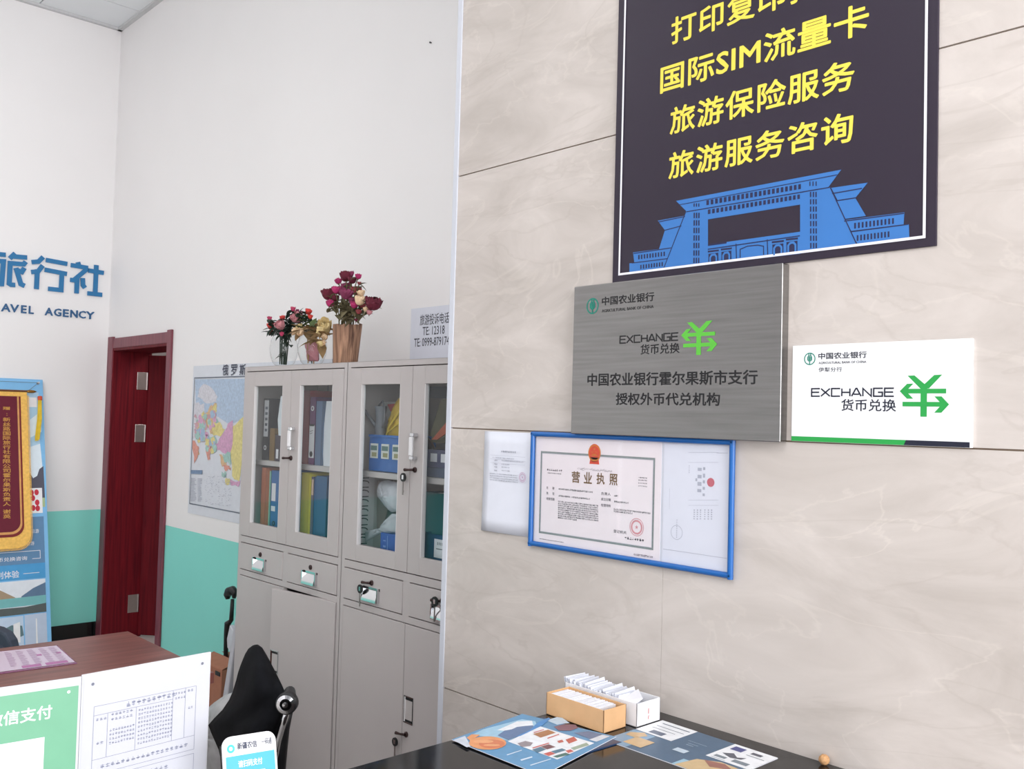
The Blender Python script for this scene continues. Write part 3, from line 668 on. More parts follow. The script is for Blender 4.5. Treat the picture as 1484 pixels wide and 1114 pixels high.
# left cabinet, lower compartment
binder(X2(378, 720, 2.082), X2(384.4, 720, 2.082), ZB_, 1.352, 'rust orange folder at the left end of the lower compartment', (184, 106, 70), y0=2.082, y1=2.36, nm='document_folder', cat='folder')
b_ = binder(X2(385, 720), X2(394.6, 720), ZB_, 1.338, 'mint green binder with black finger hole and long white spine', (132, 204, 186), spine=[(.08, .7, .34, .96)], ring=.16)
MB().rect(F_SP, X2(388, 690), X2(391, 690), 1.265, 1.31).build('spine_print', mat('teal_print', (40, 110, 130), .6), b_)
b_ = binder(X2(395.2, 720), X2(406.5, 720), ZB_, 1.342, 'blue binder with a short white label next to the mint one', (38, 104, 168), spine=[(.12, .62, .52, .80), (.12, .62, .36, .44)], ring=.17)
b_ = binder(X2(427.5, 720), X2(436.2, 720), ZB_, 1.335, 'pale blue binder behind the middle door stile, with dark finger hole', (170, 194, 212), spine=[(.2, .8, .42, .96)], ring=.2)
binder(X2(436.6, 720), X2(441.6, 720), ZB_, 1.335, 'slim light blue folder touching the yellow one', (176, 206, 224), nm='document_folder', cat='folder')
binder(X2(442.2, 720), X2(453.0, 720), ZB_, 1.349, 'bright yellow folder in the lower compartment', (214, 200, 62), nm='document_folder', cat='folder', y0=2.09)
binder(X2(453.6, 720), X2(457.2, 720), ZB_, 1.335, 'slim violet grey folder right of the yellow one', (104, 104, 138), spine=[(.2, .9, .72, .96)], nm='document_folder', cat='folder', spine_rgb=(226, 200, 184))
binder(X2(457.8, 720), X2(464.5, 720), ZB_, 1.335, 'medium blue folder left of the wide navy teal box', (38, 96, 150), nm='document_folder', cat='folder')
binder(X2(465, 720), X2(481, 720), ZB_, 1.343, 'wide dark teal blue box file at the right end', (26, 84, 128), nm='box_file', cat='box file', y0=2.085)

# right cabinet, upper shelf
tx0, tx1 = X2(534.7, 660, 2.085), X2(583, 660, 2.085)
tr = thing('storage_tray', ((tx0 + tx1) / 2, 2.16, ZS), 'bright blue plastic tray with white label cards on the upper shelf', 'tray')
zt = ZS + .142
MB().box(tx0, tx1, 2.085, 2.088, ZS + .002, zt).box(tx0, tx1, 2.24, 2.243, ZS + .002, zt).box(tx0, tx0 + .003, 2.085, 2.243, ZS + .002, zt).box(tx1 - .003, tx1, 2.085, 2.243, ZS + .002, zt).box(tx0, tx1, 2.085, 2.243, ZS + .002, ZS + .006)\
    .box(tx0 - .003, tx1 + .003, 2.081, 2.086, zt - .010, zt).build('body', mat('royal_blue_plastic', (26, 96, 170), .35), tr, bevel=.002)
M_CAN = mat('grey_plastic_can', (104, 108, 116), .5, var=.03)
wx, wy, wz = -3.003, 2.112, ZS + .007
wc = thing('watering_can', (wx, wy, wz), 'small grey watering can standing in the blue plastic tray', 'watering can')
MB().lathe([(.0, 0), (.019, 0), (.021, .02), (.021, .15), (.018, .20), (.024, .245), (.021, .245), (.016, .20)], (wx, wy, wz), seg=24).build('body', M_CAN, wc, smooth=True)
MB().tube([(wx - .018, wy, wz + .16), (wx - .05, wy - .008, wz + .19), (wx - .082, wy - .018, wz + .225), (wx - .098, wy - .022, wz + .215)], [.008, .007, .007, .013], 10).build('spout', M_CAN, wc, smooth=True)
MB().tube([(wx + .015, wy - .004, wz + .16), (wx + .035, wy - .006, wz + .19), (wx + .034, wy - .006, wz + .235), (wx + .010, wy, wz + .265), (wx - .018, wy, wz + .245)], .004, 8).build('handle', M_CAN, wc, smooth=True)
for k in range(3):
    cx_ = tx0 + .038 + k * .072
    cd = MB().box(cx_ - .024, cx_ + .024, 2.081, 2.084, ZS + .052, ZS + .108).build('label_card', mat('label_card_white', (206, 210, 204), .6), tr)
    MB().box(cx_ - .02, cx_ + .02, 2.0802, 2.081, ZS + .082, ZS + .100).build('card_print', mat('card_print_green', (92, 122, 118), .7), cd)
    MB().box(cx_ - .012, cx_ + .018, 2.0802, 2.081, ZS + .058, ZS + .074).build('card_print', mat('card_print_olive', (150, 150, 110), .7), cd)
def crumple(nm, pts, y, depth, rgb, label, cat, rough=.4, seed=1, alpha=None, bm_=.012):
    """soft bag: a bulged, creased skin over an outline in the cabinet"""
    rr = random.Random(seed); cx_ = sum(p[0] for p in pts) / len(pts); cz = sum(p[1] for p in pts) / len(pts)
    t = thing(nm, (cx_, y, min(p[1] for p in pts)), label, cat)
    n = len(pts); dense = []
    for i in range(n):
        p, q = pts[i], pts[(i + 1) % n]
        for k in range(4): dense.append((p[0] + (q[0] - p[0]) * k / 4, p[1] + (q[1] - p[1]) * k / 4))
    V = []; R = 6; n = len(dense)
    for side in (-1, 1):
        for r in range(R + 1):
            s_ = r / R
            for p in dense:
                j = rr.uniform(-bm_, bm_) * (1 - s_) if 0 < s_ < 1 else 0
                V.append((cx_ + (p[0] - cx_) * s_ + j * .4, y + side * depth * math.sqrt(max(0, 1 - s_ * s_)) + j * .7, cz + (p[1] - cz) * s_))
    fs = []
    for h_ in range(2):
        o_ = h_ * (R + 1) * n
        for r in range(R):
            for i in range(n):
                f = (o_ + r * n + i, o_ + r * n + (i + 1) % n, o_ + (r + 1) * n + (i + 1) % n, o_ + (r + 1) * n + i)
                fs.append(f if h_ else f[::-1])
    MB().add(V, fs).build('bag', alpha or mat('bag_%d_%d_%d' % rgb, rgb, rough, var=.18, scale=14), t, smooth=True)
    return t
def PX(ps, ox, oy, k, y): 
    r = []
    for a, b in ps: p = at_y(ox + a * k, oy + b * k, y); r.append((p.x, p.z))
    return r
B5 = lambda ps, y: PX(ps, 510, 545, .247, y)
bgr = crumple('gift_bag', B5([(172, 150), (250, 150), (290, 155), (270, 330), (225, 330), (205, 240)], 2.19), 2.19, .012, (218, 216, 214), 'white and red bag standing behind the yellow one', 'bag', seed=3, bm_=.004)
MB().pts3([(p[0], 2.172, p[1]) for p in B5([(208, 165), (262, 160), (250, 215), (225, 205)], 2.172)]).build('red_print', mat('red_bag_print', (206, 84, 92), .6), bgr)
yb = crumple('yellow_bag', B5([(272, 130), (300, 120), (300, 385), (192, 385), (205, 315), (240, 215)], 2.155), 2.155, .018, (206, 172, 52), 'crumpled yellow bag stuffed into the blue tray', 'bag', seed=5)
MB().tube([Vector((p[0], 2.134, p[1])) for p in B5([(198, 370), (215, 300), (285, 200)], 2.134)], .004, 6).tube([Vector((p[0], 2.134, p[1])) for p in B5([(215, 325), (255, 290), (290, 270)], 2.134)], .003, 6).build('strap', mat('yellow_strap', (234, 206, 74), .5), yb)
# right of the stile
fo = thing('hanging_folder', (X2(636, 600, 2.2), 2.2, ZS), 'olive and orange plastic folders leaning behind the dark pane at the marble edge', 'folder')
P = B5([(445, 385), (520, 140), (600, 120), (600, 400)], 2.22); MB().prism([(p[0], 2.22, p[1]) for p in P], (0, .01, 0)).build('olive_sheet', mat('olive_plastic', (120, 112, 82), .4, var=.1), fo)
P = B5([(468, 372), (560, 262), (600, 232), (600, 300), (500, 372)], 2.19); MB().prism([(p[0], 2.19, p[1]) for p in P], (0, .006, 0)).build('orange_sheet', mat('orange_plastic', (232, 112, 70), .4, var=.08), fo)
P = B5([(440, 60), (600, 60), (600, 135), (440, 125)], 2.24); MB().prism([(p[0], 2.24, p[1]) for p in P], (0, .004, 0)).build('dark_sheet', mat('dark_grey_plastic', (88, 94, 104), .4, var=.1), fo)
db = crumple('dark_pouch', B5([(425, 380), (432, 350), (455, 375), (488, 440), (425, 445)], 2.13), 2.13, .02, (40, 44, 48), 'black pouch lying on the blue grey boxes', 'pouch', seed=8, bm_=.003)
x0_, x1_ = X2(618.5, 680, 2.10), X2(652, 680, 2.10)
for i, (za, zb, lb) in enumerate(((ZS, ZS + .034, 'flat slate blue box at the bottom of the pair near the marble edge'), (ZS + .035, ZS + .098, 'blue grey card box with two white labels, atop a flat slate box'))):
    t = thing('card_box', ((x0_ + x1_) / 2, 2.17, za), lb, 'box')
    MB().box(x0_, x1_, 2.10, 2.25, za, zb).build('box', mat('slate_blue_card_%d' % i, ((92, 104, 128), (88, 92, 124))[i], .6), t, bevel=.002)
    if i:
        for u in (.30, .75):
            u_ = x0_ + (x1_ - x0_) * u
            MB().box(u_ - .018, u_ + .018, 2.0985, 2.10, za + .02, za + .05).build('label', M_PAPER, t)
# right cabinet, lower compartment
F_P2 = Frame((XR + .0026, 0, 0), (0, 1, 0), (0, 0, 1), (1, 0, 0)); pr_ = MB()
MB().obox(F_P2, 2.088, 2.172, ZB_, 1.362, -.0004, .0004).build('slotted_strip', mat('pale_slotted_steel', (204, 200, 202), .5, var=.02), cabR)
for k in range(8):
    z = 1.352 - k * .037; yc = 2.128
    pr_.strokes(F_P2, [[(yc - .014, z), (yc + .016, z)]], .0045, .0006)
    pr_.strokes(F_P2, [[(yc - .010 + .026 * math.cos(t), z - .020 + .009 * math.sin(t)) for t in (2.6, 2.0, 1.4, .8, .3, -.2)]], .0045, .0006)
pr_.build('bracket_slots', M_INK, cabR)
cb = thing('carton_sheet', (X2(556, 740, 2.18), 2.18, ZB_), 'grey brown cardboard leaning behind the plastic bags', 'cardboard')
MB().prism([(p[0], 2.18, p[1]) for p in B5([(146, 612), (225, 612), (235, 690), (180, 890), (146, 903)], 2.18)], (0, .012, 0)).build('sheet', mat('dull_cardboard', (142, 126, 122), .7), cb)
crumple('plastic_bag', B5([(165, 620), (200, 608), (275, 625), (275, 790), (235, 800), (190, 750), (150, 695)], 2.13), 2.13, .025, (198, 202, 210), 'crumpled clear plastic bag hanging in the lower right compartment', 'bag', .2, seed=11)
crumple('plastic_bag', B5([(78, 912), (150, 900), (190, 880), (235, 805), (275, 810), (275, 918), (165, 922), (78, 975)], 2.10), 2.10, .012, (184, 186, 194), 'slack grey plastic bag spread above the blue carton', 'bag', .25, seed=12)
xa, xb = X2(551, 786, 2.085), X2(577, 786, 2.085)
bb = thing('card_box', ((xa + xb) / 2, 2.15, ZB_), 'deep blue carton with pale vertical lines in the lower compartment', 'box')
MB().box(xa, xb, 2.085, 2.24, ZB_, ZB_ + .098).build('box', mat('cobalt_card', (52, 80, 168), .5), bb, bevel=.002)
MB().box(xa + .045, xa + .049, 2.0842, 2.085, ZB_ + .02, ZB_ + .09).box(xa + .020, xa + .036, 2.0842, 2.085, ZB_ + .045, ZB_ + .052).box(xa + .020, xa + .036, 2.0842, 2.085, ZB_ + .068, ZB_ + .072).build('printed_line', mat('pale_blue_print', (120, 144, 206), .6), bb)
xa, xb = X2(613, 740, 2.14), X2(650, 740, 2.14)
binder(xa, xb, ZB_ + .0, 1.325, 'large dark teal folder at the marble edge', (26, 96, 108), y0=2.14, nm='document_folder', cat='folder')
xa, xb = X2(611, 800, 2.09), X2(650, 800, 2.09)
b_ = binder(xa, xb, ZB_, ZB_ + .125, 'low navy file with a white label at the marble edge', (30, 62, 112), y0=2.09, y1=2.13, nm='box_file', cat='box file', pages=False)
xl = X2(629, 800, 2.089)
MB().box(xl, xl + .07, 2.0885, 2.09, ZB_ + .045, ZB_ + .11).build('spine_label', M_PAPER, b_)
MB().text(F_SP, 'IIIII', xl + .018, ZB_ + .09, .04, .010, .0105, .02).rect(F_SP, xl + .012, xl + .065, ZB_ + .075, ZB_ + .078, .0105).build('spine_print', M_GREYINK, b_)

# ------------------------------------------------------------------ dried flowers on the cabinets
M_STEM = mat('dry_stem', (92, 86, 58), .8, var=.2); M_LEAFG = mat('dark_green_leaf', (44, 62, 50), .7, var=.2); M_LEAFD = mat('dry_olive_leaf', (112, 104, 76), .8, var=.2)
M_TAN = mat('tan_dry_leaf', (160, 132, 92), .8, var=.2)
def petals(b_, c, ax, R, seed, rings=None, length=1.2, ruff=.16):
    """ball of overlapping shell petals around ax, outer ones flared"""
    rr = random.Random(seed); ax = Vector(ax).normalized(); a = ax.orthogonal().normalized(); q = ax.cross(a); c = Vector(c)
    for (n, rad, top, flare) in rings or ((3, .42, 18, 0), (4, .62, 34, .02), (5, .80, 52, .08), (6, .98, 66, .18)):
        ph = rr.uniform(0, 6)
        for k in range(n):
            t0 = ph + 2 * math.pi * k / n; wdt = math.pi / n * 1.4; tp = top * rr.uniform(.75, 1.2); rd = rad * rr.uniform(.92, 1.08); nu, nv = 4, 5; V = []
            for j in range(nv + 1):
                v = j / nv; th = math.radians(168 - (168 - tp) * v); fl = 1 + flare * max(0, v - .55) * 2.2
                for i in range(nu + 1):
                    u = i / nu * 2 - 1; ph_ = t0 + u * wdt * (1 - .30 * v * v)
                    jr = rr.uniform(-ruff, ruff) * (v > .7)
                    r_ = R * rd * (fl + jr - .05 * u * u * v); z_ = R * length * .9 * rd * (math.cos(th) + jr - .12 * u * u * v)
                    V.append(c + (a * math.cos(ph_) + q * math.sin(ph_)) * math.sin(th) * r_ + ax * z_)
            n0 = nu + 1
            b_.add(V, [(j * n0 + i, j * n0 + i + 1, (j + 1) * n0 + i + 1, (j + 1) * n0 + i) for j in range(nv) for i in range(nu)])
def leaf_(b_, p, d, L, wd, up=(0, 0, 1), curl=.25):
    d = Vector(d).normalized(); s_ = d.cross(Vector(up)); s_ = (s_ if s_.length > 1e-3 else d.orthogonal()).normalized(); n_ = s_.cross(d); V = []
    for j in range(5):
        v = j / 4; w_ = wd * math.sin(math.pi * min(1, .08 + v * .92)) ; c = Vector(p) + d * L * v - n_ * curl * L * v * v
        V += [c - s_ * w_ + n_ * w_ * .3, c, c + s_ * w_ + n_ * w_ * .3]
    b_.add(V, [(3 * j + i, 3 * j + i + 1, 3 * j + i + 4, 3 * j + i + 3) for j in range(4) for i in range(2)])
def flower(px, py, r_px, y, root, col, label, group, seed, nm='dried_rose', leafmat=None, nleaf=2, tilt=(0, 0, 1), length=1.2, rings=None, cat='flower', leafL=.045, rise=.165, rad=.034):
    rr = random.Random(seed); c = at_y(px, py, y); R = r_px * (c - EYE).dot(CF) / FPX
    t = thing(nm, tuple(root), label, cat, group)
    d_ = (c - Vector(root)).normalized(); ax = (d_ * .6 + Vector(tilt)).normalized() if tilt == (0, 0, 1) else Vector(tilt).normalized()
    pb = MB(); petals(pb, c, ax, R * 1.22, seed, rings, length)
    pb.build('blossom', col, t)
    base = c - ax * R * length * .5; hd = Vector((base.x - root[0], base.y - root[1], 0)); mid = Vector((root[0], root[1], root[2] + rise)) + (hd.normalized() * min(rad * .4, hd.length * .3) if base.z > root[2] + rise else hd.normalized() * rad * .8)
    MB().tube([Vector(root), Vector(root).lerp(mid, .5), mid, mid.lerp(base, .55) + Vector((0, 0, .006)), base], .0022, 5).lathe([(.001, -.012), (R * .28, -.004), (R * .3, R * .1)], base, ax, 8).build('stem', M_STEM if leafmat is None else leafmat, t)
    if nleaf:
        lb = MB()
        for k in range(nleaf):
            p = mid.lerp(base, rr.uniform(.25, 1)); q = rr.uniform(0, 6.28)
            leaf_(lb, p, (math.cos(q), math.sin(q) * .6, rr.uniform(-.5, .5)), leafL * rr.uniform(.7, 1.3), leafL * .28 * rr.uniform(.8, 1.3))
        lb.build('leaves', leafmat or M_LEAFD, t)
    return t
V1 = (at_y(411.5, 507, 2.12).x, 2.12); V2 = (at_y(452.5, 507, 2.13).x, 2.13); VB = (at_y(501.5, 500, 2.13).x, 2.13)
M_VASE = glass('clear_vase_glass', (.95, .962, .965), 1.5)
def vase(c, label, prof):
    t = thing('glass_vase', (c[0], c[1], CH), label, 'vase')
    z0 = CH + .001
    MB().lathe([(r * .53, z) for r, z in prof], (c[0], c[1], z0), seg=40).build('glass', M_VASE, t, smooth=True)
    MB().lathe([(.0, 0), (.032, 0), (.035, .006), (.0, .008)], (c[0], c[1], z0), seg=32).build('base', M_VASE, t, smooth=True)
    return t
vp = [(.060, .0), (.090, .018), (.112, .048), (.119, .082), (.110, .118), (.088, .146), (.074, .158), (.077, .162)]
vase(V1, 'round clear glass vase with dark green stems, nearest the wall map', vp)
vase(V2, 'round clear glass vase holding wilted cream flowers beside the bark pot', vp)
# bark pot made of upright slats
bp = thing('bark_pot', (VB[0], VB[1], CH), 'tapered brown bark flower pot on the left cabinet', 'flower pot')
M_BARK = wood('brown_bark', (74, 46, 36), (190, 148, 120), .75, (26, 26, 1.4), 2.2, 1.2)
b_ = MB(); N = 14; ht = .165
for k in range(N):
    t0, t1 = 2 * math.pi * k / N, 2 * math.pi * (k + .97) / N
    j = random.uniform(-.002, .002); top = ht + random.uniform(-.006, .004)
    def P_(t, r, z): return Vector((VB[0] + .008 * z / ht + r * math.cos(t), VB[1] + r * math.sin(t), CH + .001 + z))
    b_.add([P_(t0, .0505 + j, 0), P_(t1, .0505 + j, 0), P_(t1, .0605 + j, top), P_(t0, .0605 + j, top), P_(t0, .042, 0), P_(t1, .042, 0), P_(t1, .052, top), P_(t0, .052, top)],
           [(0, 1, 2, 3), (5, 4, 7, 6), (3, 2, 6, 7), (0, 3, 7, 4), (1, 5, 6, 2)])
b_.build('slats', M_BARK, bp)
MB().lathe([(0, .004), (.046, .004)], (VB[0], VB[1], CH + .002), seg=20).build('bottom', M_BARK, bp)
FB = lambda x, y_: (460 + .1302 * x, 385 + .1302 * y_)
FV = lambda x, y_: (380 + .0898 * x, 435 + .0898 * y_)
BURG = mat('burgundy_petal', (104, 26, 48), .75, var=.3, scale=60); MAG = mat('magenta_petal', (178, 46, 104), .7, var=.25, scale=60)
PUR = mat('dusky_purple_petal', (134, 52, 88), .75, var=.3, scale=60); CREAM = mat('cream_petal', (234, 204, 168), .75, var=.12, scale=60)
ROSEP = mat('dusty_pink_petal', (200, 134, 140), .75, var=.2, scale=60); REDO = mat('red_orange_petal', (206, 62, 54), .7, var=.2, scale=60)
PINK = mat('pink_bud_petal', (194, 66, 104), .7, var=.2, scale=60); RUST = mat('rust_petal', (150, 66, 70), .8, var=.3, scale=60); YEL = mat('wilted_cream_petal', (222, 200, 146), .75, var=.2, scale=50)
root = (VB[0], VB[1], CH + .02)
G1 = 'dried flowers in the bark pot'
lab = {BURG: 'burgundy dried rose in the bark pot', MAG: 'magenta dried rose in the bark pot', PUR: 'dusky purple dried rose in the bark pot', CREAM: 'cream dried rose in the bark pot', RUST: 'rust red dried flower in the bark pot', ROSEP: 'pale pink dried rose low in the bark pot'}
for i, (x, y_, r, colr, dy) in enumerate(((320, 100, 58, BURG, 0), (375, 80, 26, PUR, .01), (388, 152, 36, BURG, 0), (232, 165, 32, MAG, .01), (455, 110, 30, MAG, -.01), (325, 222, 46, PUR, .02), (128, 300, 62, BURG, -.02), (210, 262, 40, MAG, -.03),
        (322, 302, 56, PUR, -.05), (264, 268, 48, PUR, -.01), (432, 268, 46, RUST, .02), (488, 295, 36, CREAM, -.04), (476, 374, 52, CREAM, -.06), (560, 372, 38, BURG, 0), (632, 405, 74, BURG, -.03), (145, 412, 38, MAG, -.03),
        (412, 425, 38, MAG, -.06), (500, 432, 30, RUST, -.03), (545, 478, 28, CREAM, -.04), (580, 512, 28, ROSEP, -.04), (460, 505, 26, RUST, -.05), (385, 380, 34, PUR, -.03), (465, 190, 16, RUST, 0), (430, 600, 16, BURG, -.06), (200, 350, 34, BURG, -.02))):
    px, py = FB(x, y_); tl = (0, 0, 1)
    if x > 600: tl = (.8, -.4, -.15)
    elif x < 130: tl = (-.7, -.4, .5)
    elif r > 30: tl = (.1 * math.sin(i * 2), -.75, .75)
    flower(px, py, r * .1302, VB[1] + dy, (root[0] + .026 * math.cos(i * 2.4), root[1] + .026 * math.sin(i * 2.4), root[2]), colr, lab[colr], G1, 40 + i, nleaf=4, leafL=.042)
G2 = 'flowers in the dark green vase'
lab = {ROSEP: 'dusty pink rose above the dark green stems', REDO: 'red orange flower above the dark green stems', PINK: 'pink bud above the dark green stems', PUR: 'small plum bud above the dark green stems'}
for i, (x, y_, r, colr, dy) in enumerate(((118, 285, 28, PINK, 0), (140, 408, 46, REDO, -.02), (282, 392, 64, ROSEP, -.06), (325, 275, 36, REDO, 0), (315, 540, 28, PINK, -.08), (545, 262, 78, ROSEP, -.01), (500, 132, 32, PINK, 0), (635, 190, 26, PUR, .02), (748, 172, 42, REDO, 0), (775, 258, 32, REDO, -.01), (570, 165, 24, PUR, .02), (145, 505, 28, REDO, -.01))):
    px, py = FV(x, y_)
    flower(px, py, r * .0898, V1[1] + dy, (V1[0] + .016 * math.cos(i * 2.1), V1[1] + .016 * math.sin(i * 2.1), CH + .012), colr, lab[colr], G2, 90 + i, rise=.145, rad=.02, nleaf=12, leafmat=M_LEAFG, leafL=.042, length=1.35, tilt=(.1, -.6, .8) if r > 50 else (0, 0, 1))
G3 = 'wilted flowers in the second vase'
lab = {YEL: 'wilted cream flower in the vase beside the bark pot', CREAM: 'open cream blossom in the vase beside the bark pot'}
for i, (x, y_, r, colr, dy, tl, ln_) in enumerate(((590, 440, 62, YEL, -.03, (-.3, -.6, .6), 1.1), (520, 500, 46, CREAM, -.05, (-.5, -.6, .2), 1.1), (620, 510, 50, CREAM, -.07, (0, -.9, .1), 1.0), (1010, 420, 78, YEL, -.02, (.5, -.4, .7), 1.9), (930, 490, 46, YEL, -.05, (-.9, -.4, -.3), 1.6), (1010, 590, 40, CREAM, -.06, (.2, -.8, -.3), 1.0), (930, 700, 40, YEL, -.10, (-.2, -.8, -.6), 1.2), (990, 680, 30, CREAM, -.09, (0, -.9, -.2), 1.0))):
    px, py = FV(x, y_)
    flower(px, py, r * .0898, V2[1] + dy, (V2[0] + .016 * math.cos(i * 2.1), V2[1] + .016 * math.sin(i * 2.1), CH + .012), colr, lab[colr], G3, 140 + i, rise=.15, rad=.02, nm='wilted_flower', nleaf=5, leafmat=M_TAN, leafL=.07, tilt=tl, length=ln_, rings=((3, .5, 24, 0), (4, .8, 44, .1), (5, 1.0, 60, .3)))
sp = thing('green_sprig', (V2[0], V2[1], CH + .012), 'dark green leafy sprig among the wilted cream flowers', 'sprig')
lb = MB(); c = at_y(*FV(810, 400), V2[1])
for k in range(16): leaf_(lb, c + Vector((random.uniform(-.05, .05), random.uniform(-.03, .03), random.uniform(-.035, .03))), (random.uniform(-1, 1), random.uniform(-1, .2), random.uniform(-.6, .6)), .055, .018)
lb.build('leaves', mat('olive_green_leaf', (74, 92, 50), .7, var=.2), sp)
MB().tube([(V2[0], V2[1], CH + .012), (V2[0] - .01, V2[1], CH + .09), tuple(c)], .0025, 5).build('stem', M_LEAFG, sp)
def bunch(nm, label, mt, root_, spots, n, L, wd, seed):
    rr = random.Random(seed); t = thing(nm, root_, label, 'leaves'); lb = MB(); sb = MB()
    for k in range(n):
        c = Vector(rr.choice(spots)) + Vector((rr.uniform(-.012, .012), rr.uniform(-.022, .022), rr.uniform(-.016, .016)))
        leaf_(lb, c, (rr.uniform(-1, 1), rr.uniform(-1, .6), rr.uniform(-.8, .8)), L * rr.uniform(.6, 1.2), wd * rr.uniform(.7, 1.2))
        if k % 5 == 0: q_ = Vector((rr.uniform(-.02, .02), rr.uniform(-.02, .02), 0)); sb.tube([Vector(root_) + q_ * .6, Vector((root_[0], root_[1], CH + .165)) + q_, c], .0017, 5)
    lb.build('leaves', mt, t); sb.build('stems', mt, t)
bunch('leaf_bunch', 'olive dried leaves filling the middle of the bark pot bouquet', M_LEAFD, (VB[0], VB[1], CH + .02), [at_y(*FB(x, y_), VB[1]) for x, y_ in ((320, 530), (350, 490), (270, 460), (230, 400), (370, 540), (300, 410), (400, 330), (350, 430), (440, 490), (460, 450), (260, 380), (300, 520))], 90, .034, .008, 71)
bunch('leaf_bunch', 'dark green leaves crowding the mouth of the first glass vase', M_LEAFG, (V1[0], V1[1], CH + .012), [at_y(*FV(x, y_), V1[1]) for x, y_ in ((380, 560), (330, 620), (300, 480), (420, 460), (400, 660), (460, 380), (480, 300), (360, 520), (220, 470), (640, 270), (430, 560), (390, 740), (380, 880))], 80, .034, .009, 72)
wr = crumple('pink_wrapping', [(p.x, p.z) for p in (at_y(*FV(*q), V2[1]) for q in ((700, 690), (860, 560), (900, 790), (900, 985), (740, 985), (730, 830)))], V2[1], .018, (186, 124, 132), 'dusty pink paper wrapping inside the second vase', 'wrapping', .6, seed=21)

# ------------------------------------------------------------------ poster on the marble wall
def wa(px, py, y=WA): p = at_y(px, py, y); return (p.x, p.z)
PC = lambda pts, y=WA - .005: [wa(880 + a * .37707, b * .37707, y) for a, b in pts]
M_PBLACK = mat('dark_plum_poster_film', (40, 30, 48), .38, var=.06, scale=2.5)
M_PYEL = mat('yellow_print', (240, 220, 84), .45, var=.01)
M_PBLUE = mat('poster_blue_print', (56, 118, 190), .45, var=.03, scale=8)
M_PDARK = mat('poster_dark_print', (32, 34, 74), .45, var=.02)
po = thing('service_poster', (-1.155, WA, 1.952), 'tall dark poster with yellow Chinese lines and a blue gateway building', 'poster')
PB, PT = 1.952, 3.16
MB().obox(F_A, -1.560, -.749, PB, PT, .0005, .005).build('panel', M_PBLACK, po, bevel=.001)
bl = MB(); lx0, lz = wa(898.5, 399.7); rx1, _ = wa(1343.5, 345)
bl.frame_rect(F_A, lx0, rx1, lz, PT - .018, .0055, .0068)
bl.build('border_line', mat('white_print', (236, 236, 244), .45, var=.01), po)
def line_on(b_, fr, txt, p_bl, p_br, p_tl, off, bold, yy=None, spacing=1.0):
    """one line of lettering between three measured corners on the face"""
    y = fr.o.y - off
    a, c, t = wa(*p_bl, y), wa(*p_br, y), wa(*p_tl, y)
    return b_.text(fr, txt, a[0], a[1], c[0] - a[0], t[1] - a[1], off, bold, spacing)
tx = MB()
line_on(tx, F_A, '旅游服务咨询', (968.6, 260.9), (1236.3, 209.5), (968.6, 222.4), .0056, .021, spacing=1.08)
line_on(tx, F_A, '旅游保险服务', (970.5, 196), (1238.2, 135), (970.5, 157), .0056, .021, spacing=1.08)
line_on(tx, F_A, '国际SIM流量卡', (956.5, 136.5), (1258.9, 56), (956.5, 97.3), .0056, .021, spacing=1.02)
line_on(tx, F_A, '打印复印扫描', (972.4, 66), (1240, -12), (972.4, 27.1), .0056, .021, spacing=1.08)
tx.build_lines('lettering', M_PYEL, po)
bd_ = MB()
for q in ([(265, 772), (900, 652), (850, 720), (305, 812)], [(303, 812), (856, 718), (962, 945), (742, 974), (742, 786), (388, 843), (388, 1016), (216, 1036)],
          [(386, 940), (744, 890), (744, 975), (386, 1016)], [(195, 848), (303, 828), (284, 868), (222, 884)], [(222, 886), (284, 870), (246, 955), (198, 962)],
          [(100, 970), (252, 950), (232, 994), (105, 1010)], [(86, 1012), (232, 994), (214, 1036), (86, 1053)],
          [(862, 722), (1002, 702), (955, 760), (886, 770)], [(880, 772), (955, 762), (995, 830), (908, 842)], [(910, 846), (1143, 816), (1140, 862), (934, 888)], [(936, 892), (1160, 862), (1162, 914), (966, 942)]):
    bd_.k += 1; bd_.poly(F_A, PC(q), .0056 + bd_.k * 3e-5)
bd_.build('printed_gateway', M_PBLUE, po)
dk = MB()
def band(n, a0, a1, h, fill=.6):
    for i in range(n):
        t0, t1 = i / n, (i + fill) / n
        p = [(a0[0] + (a1[0] - a0[0]) * t, a0[1] + (a1[1] - a0[1]) * t) for t in (t0, t1)]
        dk.poly(F_A, PC([(p[0][0], p[0][1] + h), (p[1][0], p[1][1] + h), p[1], p[0]]), .0061)
band(22, (382, 770), (752, 706), 19); band(22, (388, 806), (748, 746), 17)
band(10, (120, 980), (228, 966), 17, .5); band(9, (128, 1018), (220, 1006), 16, .5); band(11, (950, 857), (1110, 837), 22, .5); band(10, (960, 904), (1092, 888), 22, .5)
def band_v(n, a0, a1, w_):
    for i in range(n):
        t0, t1 = i / n, (i + .72) / n
        p = [(a0[0] + (a1[0] - a0[0]) * t, a0[1] + (a1[1] - a0[1]) * t) for t in (t0, t1)]
        dk.poly(F_A, PC([p[0], (p[0][0] + w_, p[0][1] - 1), (p[1][0] + w_, p[1][1] - 1), p[1]]), .0061)
for x_ in (333, 342, 351): band_v(7, (x_, 818), (x_ - 1, 1020), 5)
for x_ in (780, 791, 801): band_v(8, (x_, 738), (x_ + 1, 962), 5)
for x_ in (333, 342, 351): band_v(1, (x_, 782), (x_, 800), 4)
for x_ in (778, 790, 802): band_v(1, (x_, 698), (x_, 722), 4)
def pline(pts, w_=.0022): dk.strokes(F_A, [PC(pts)], w_, .0061)
pline([(305, 814), (856, 720)]); pline([(303, 814), (216, 1036)]); pline([(858, 720), (962, 943)]); pline([(274, 788), (884, 672)], .0016)
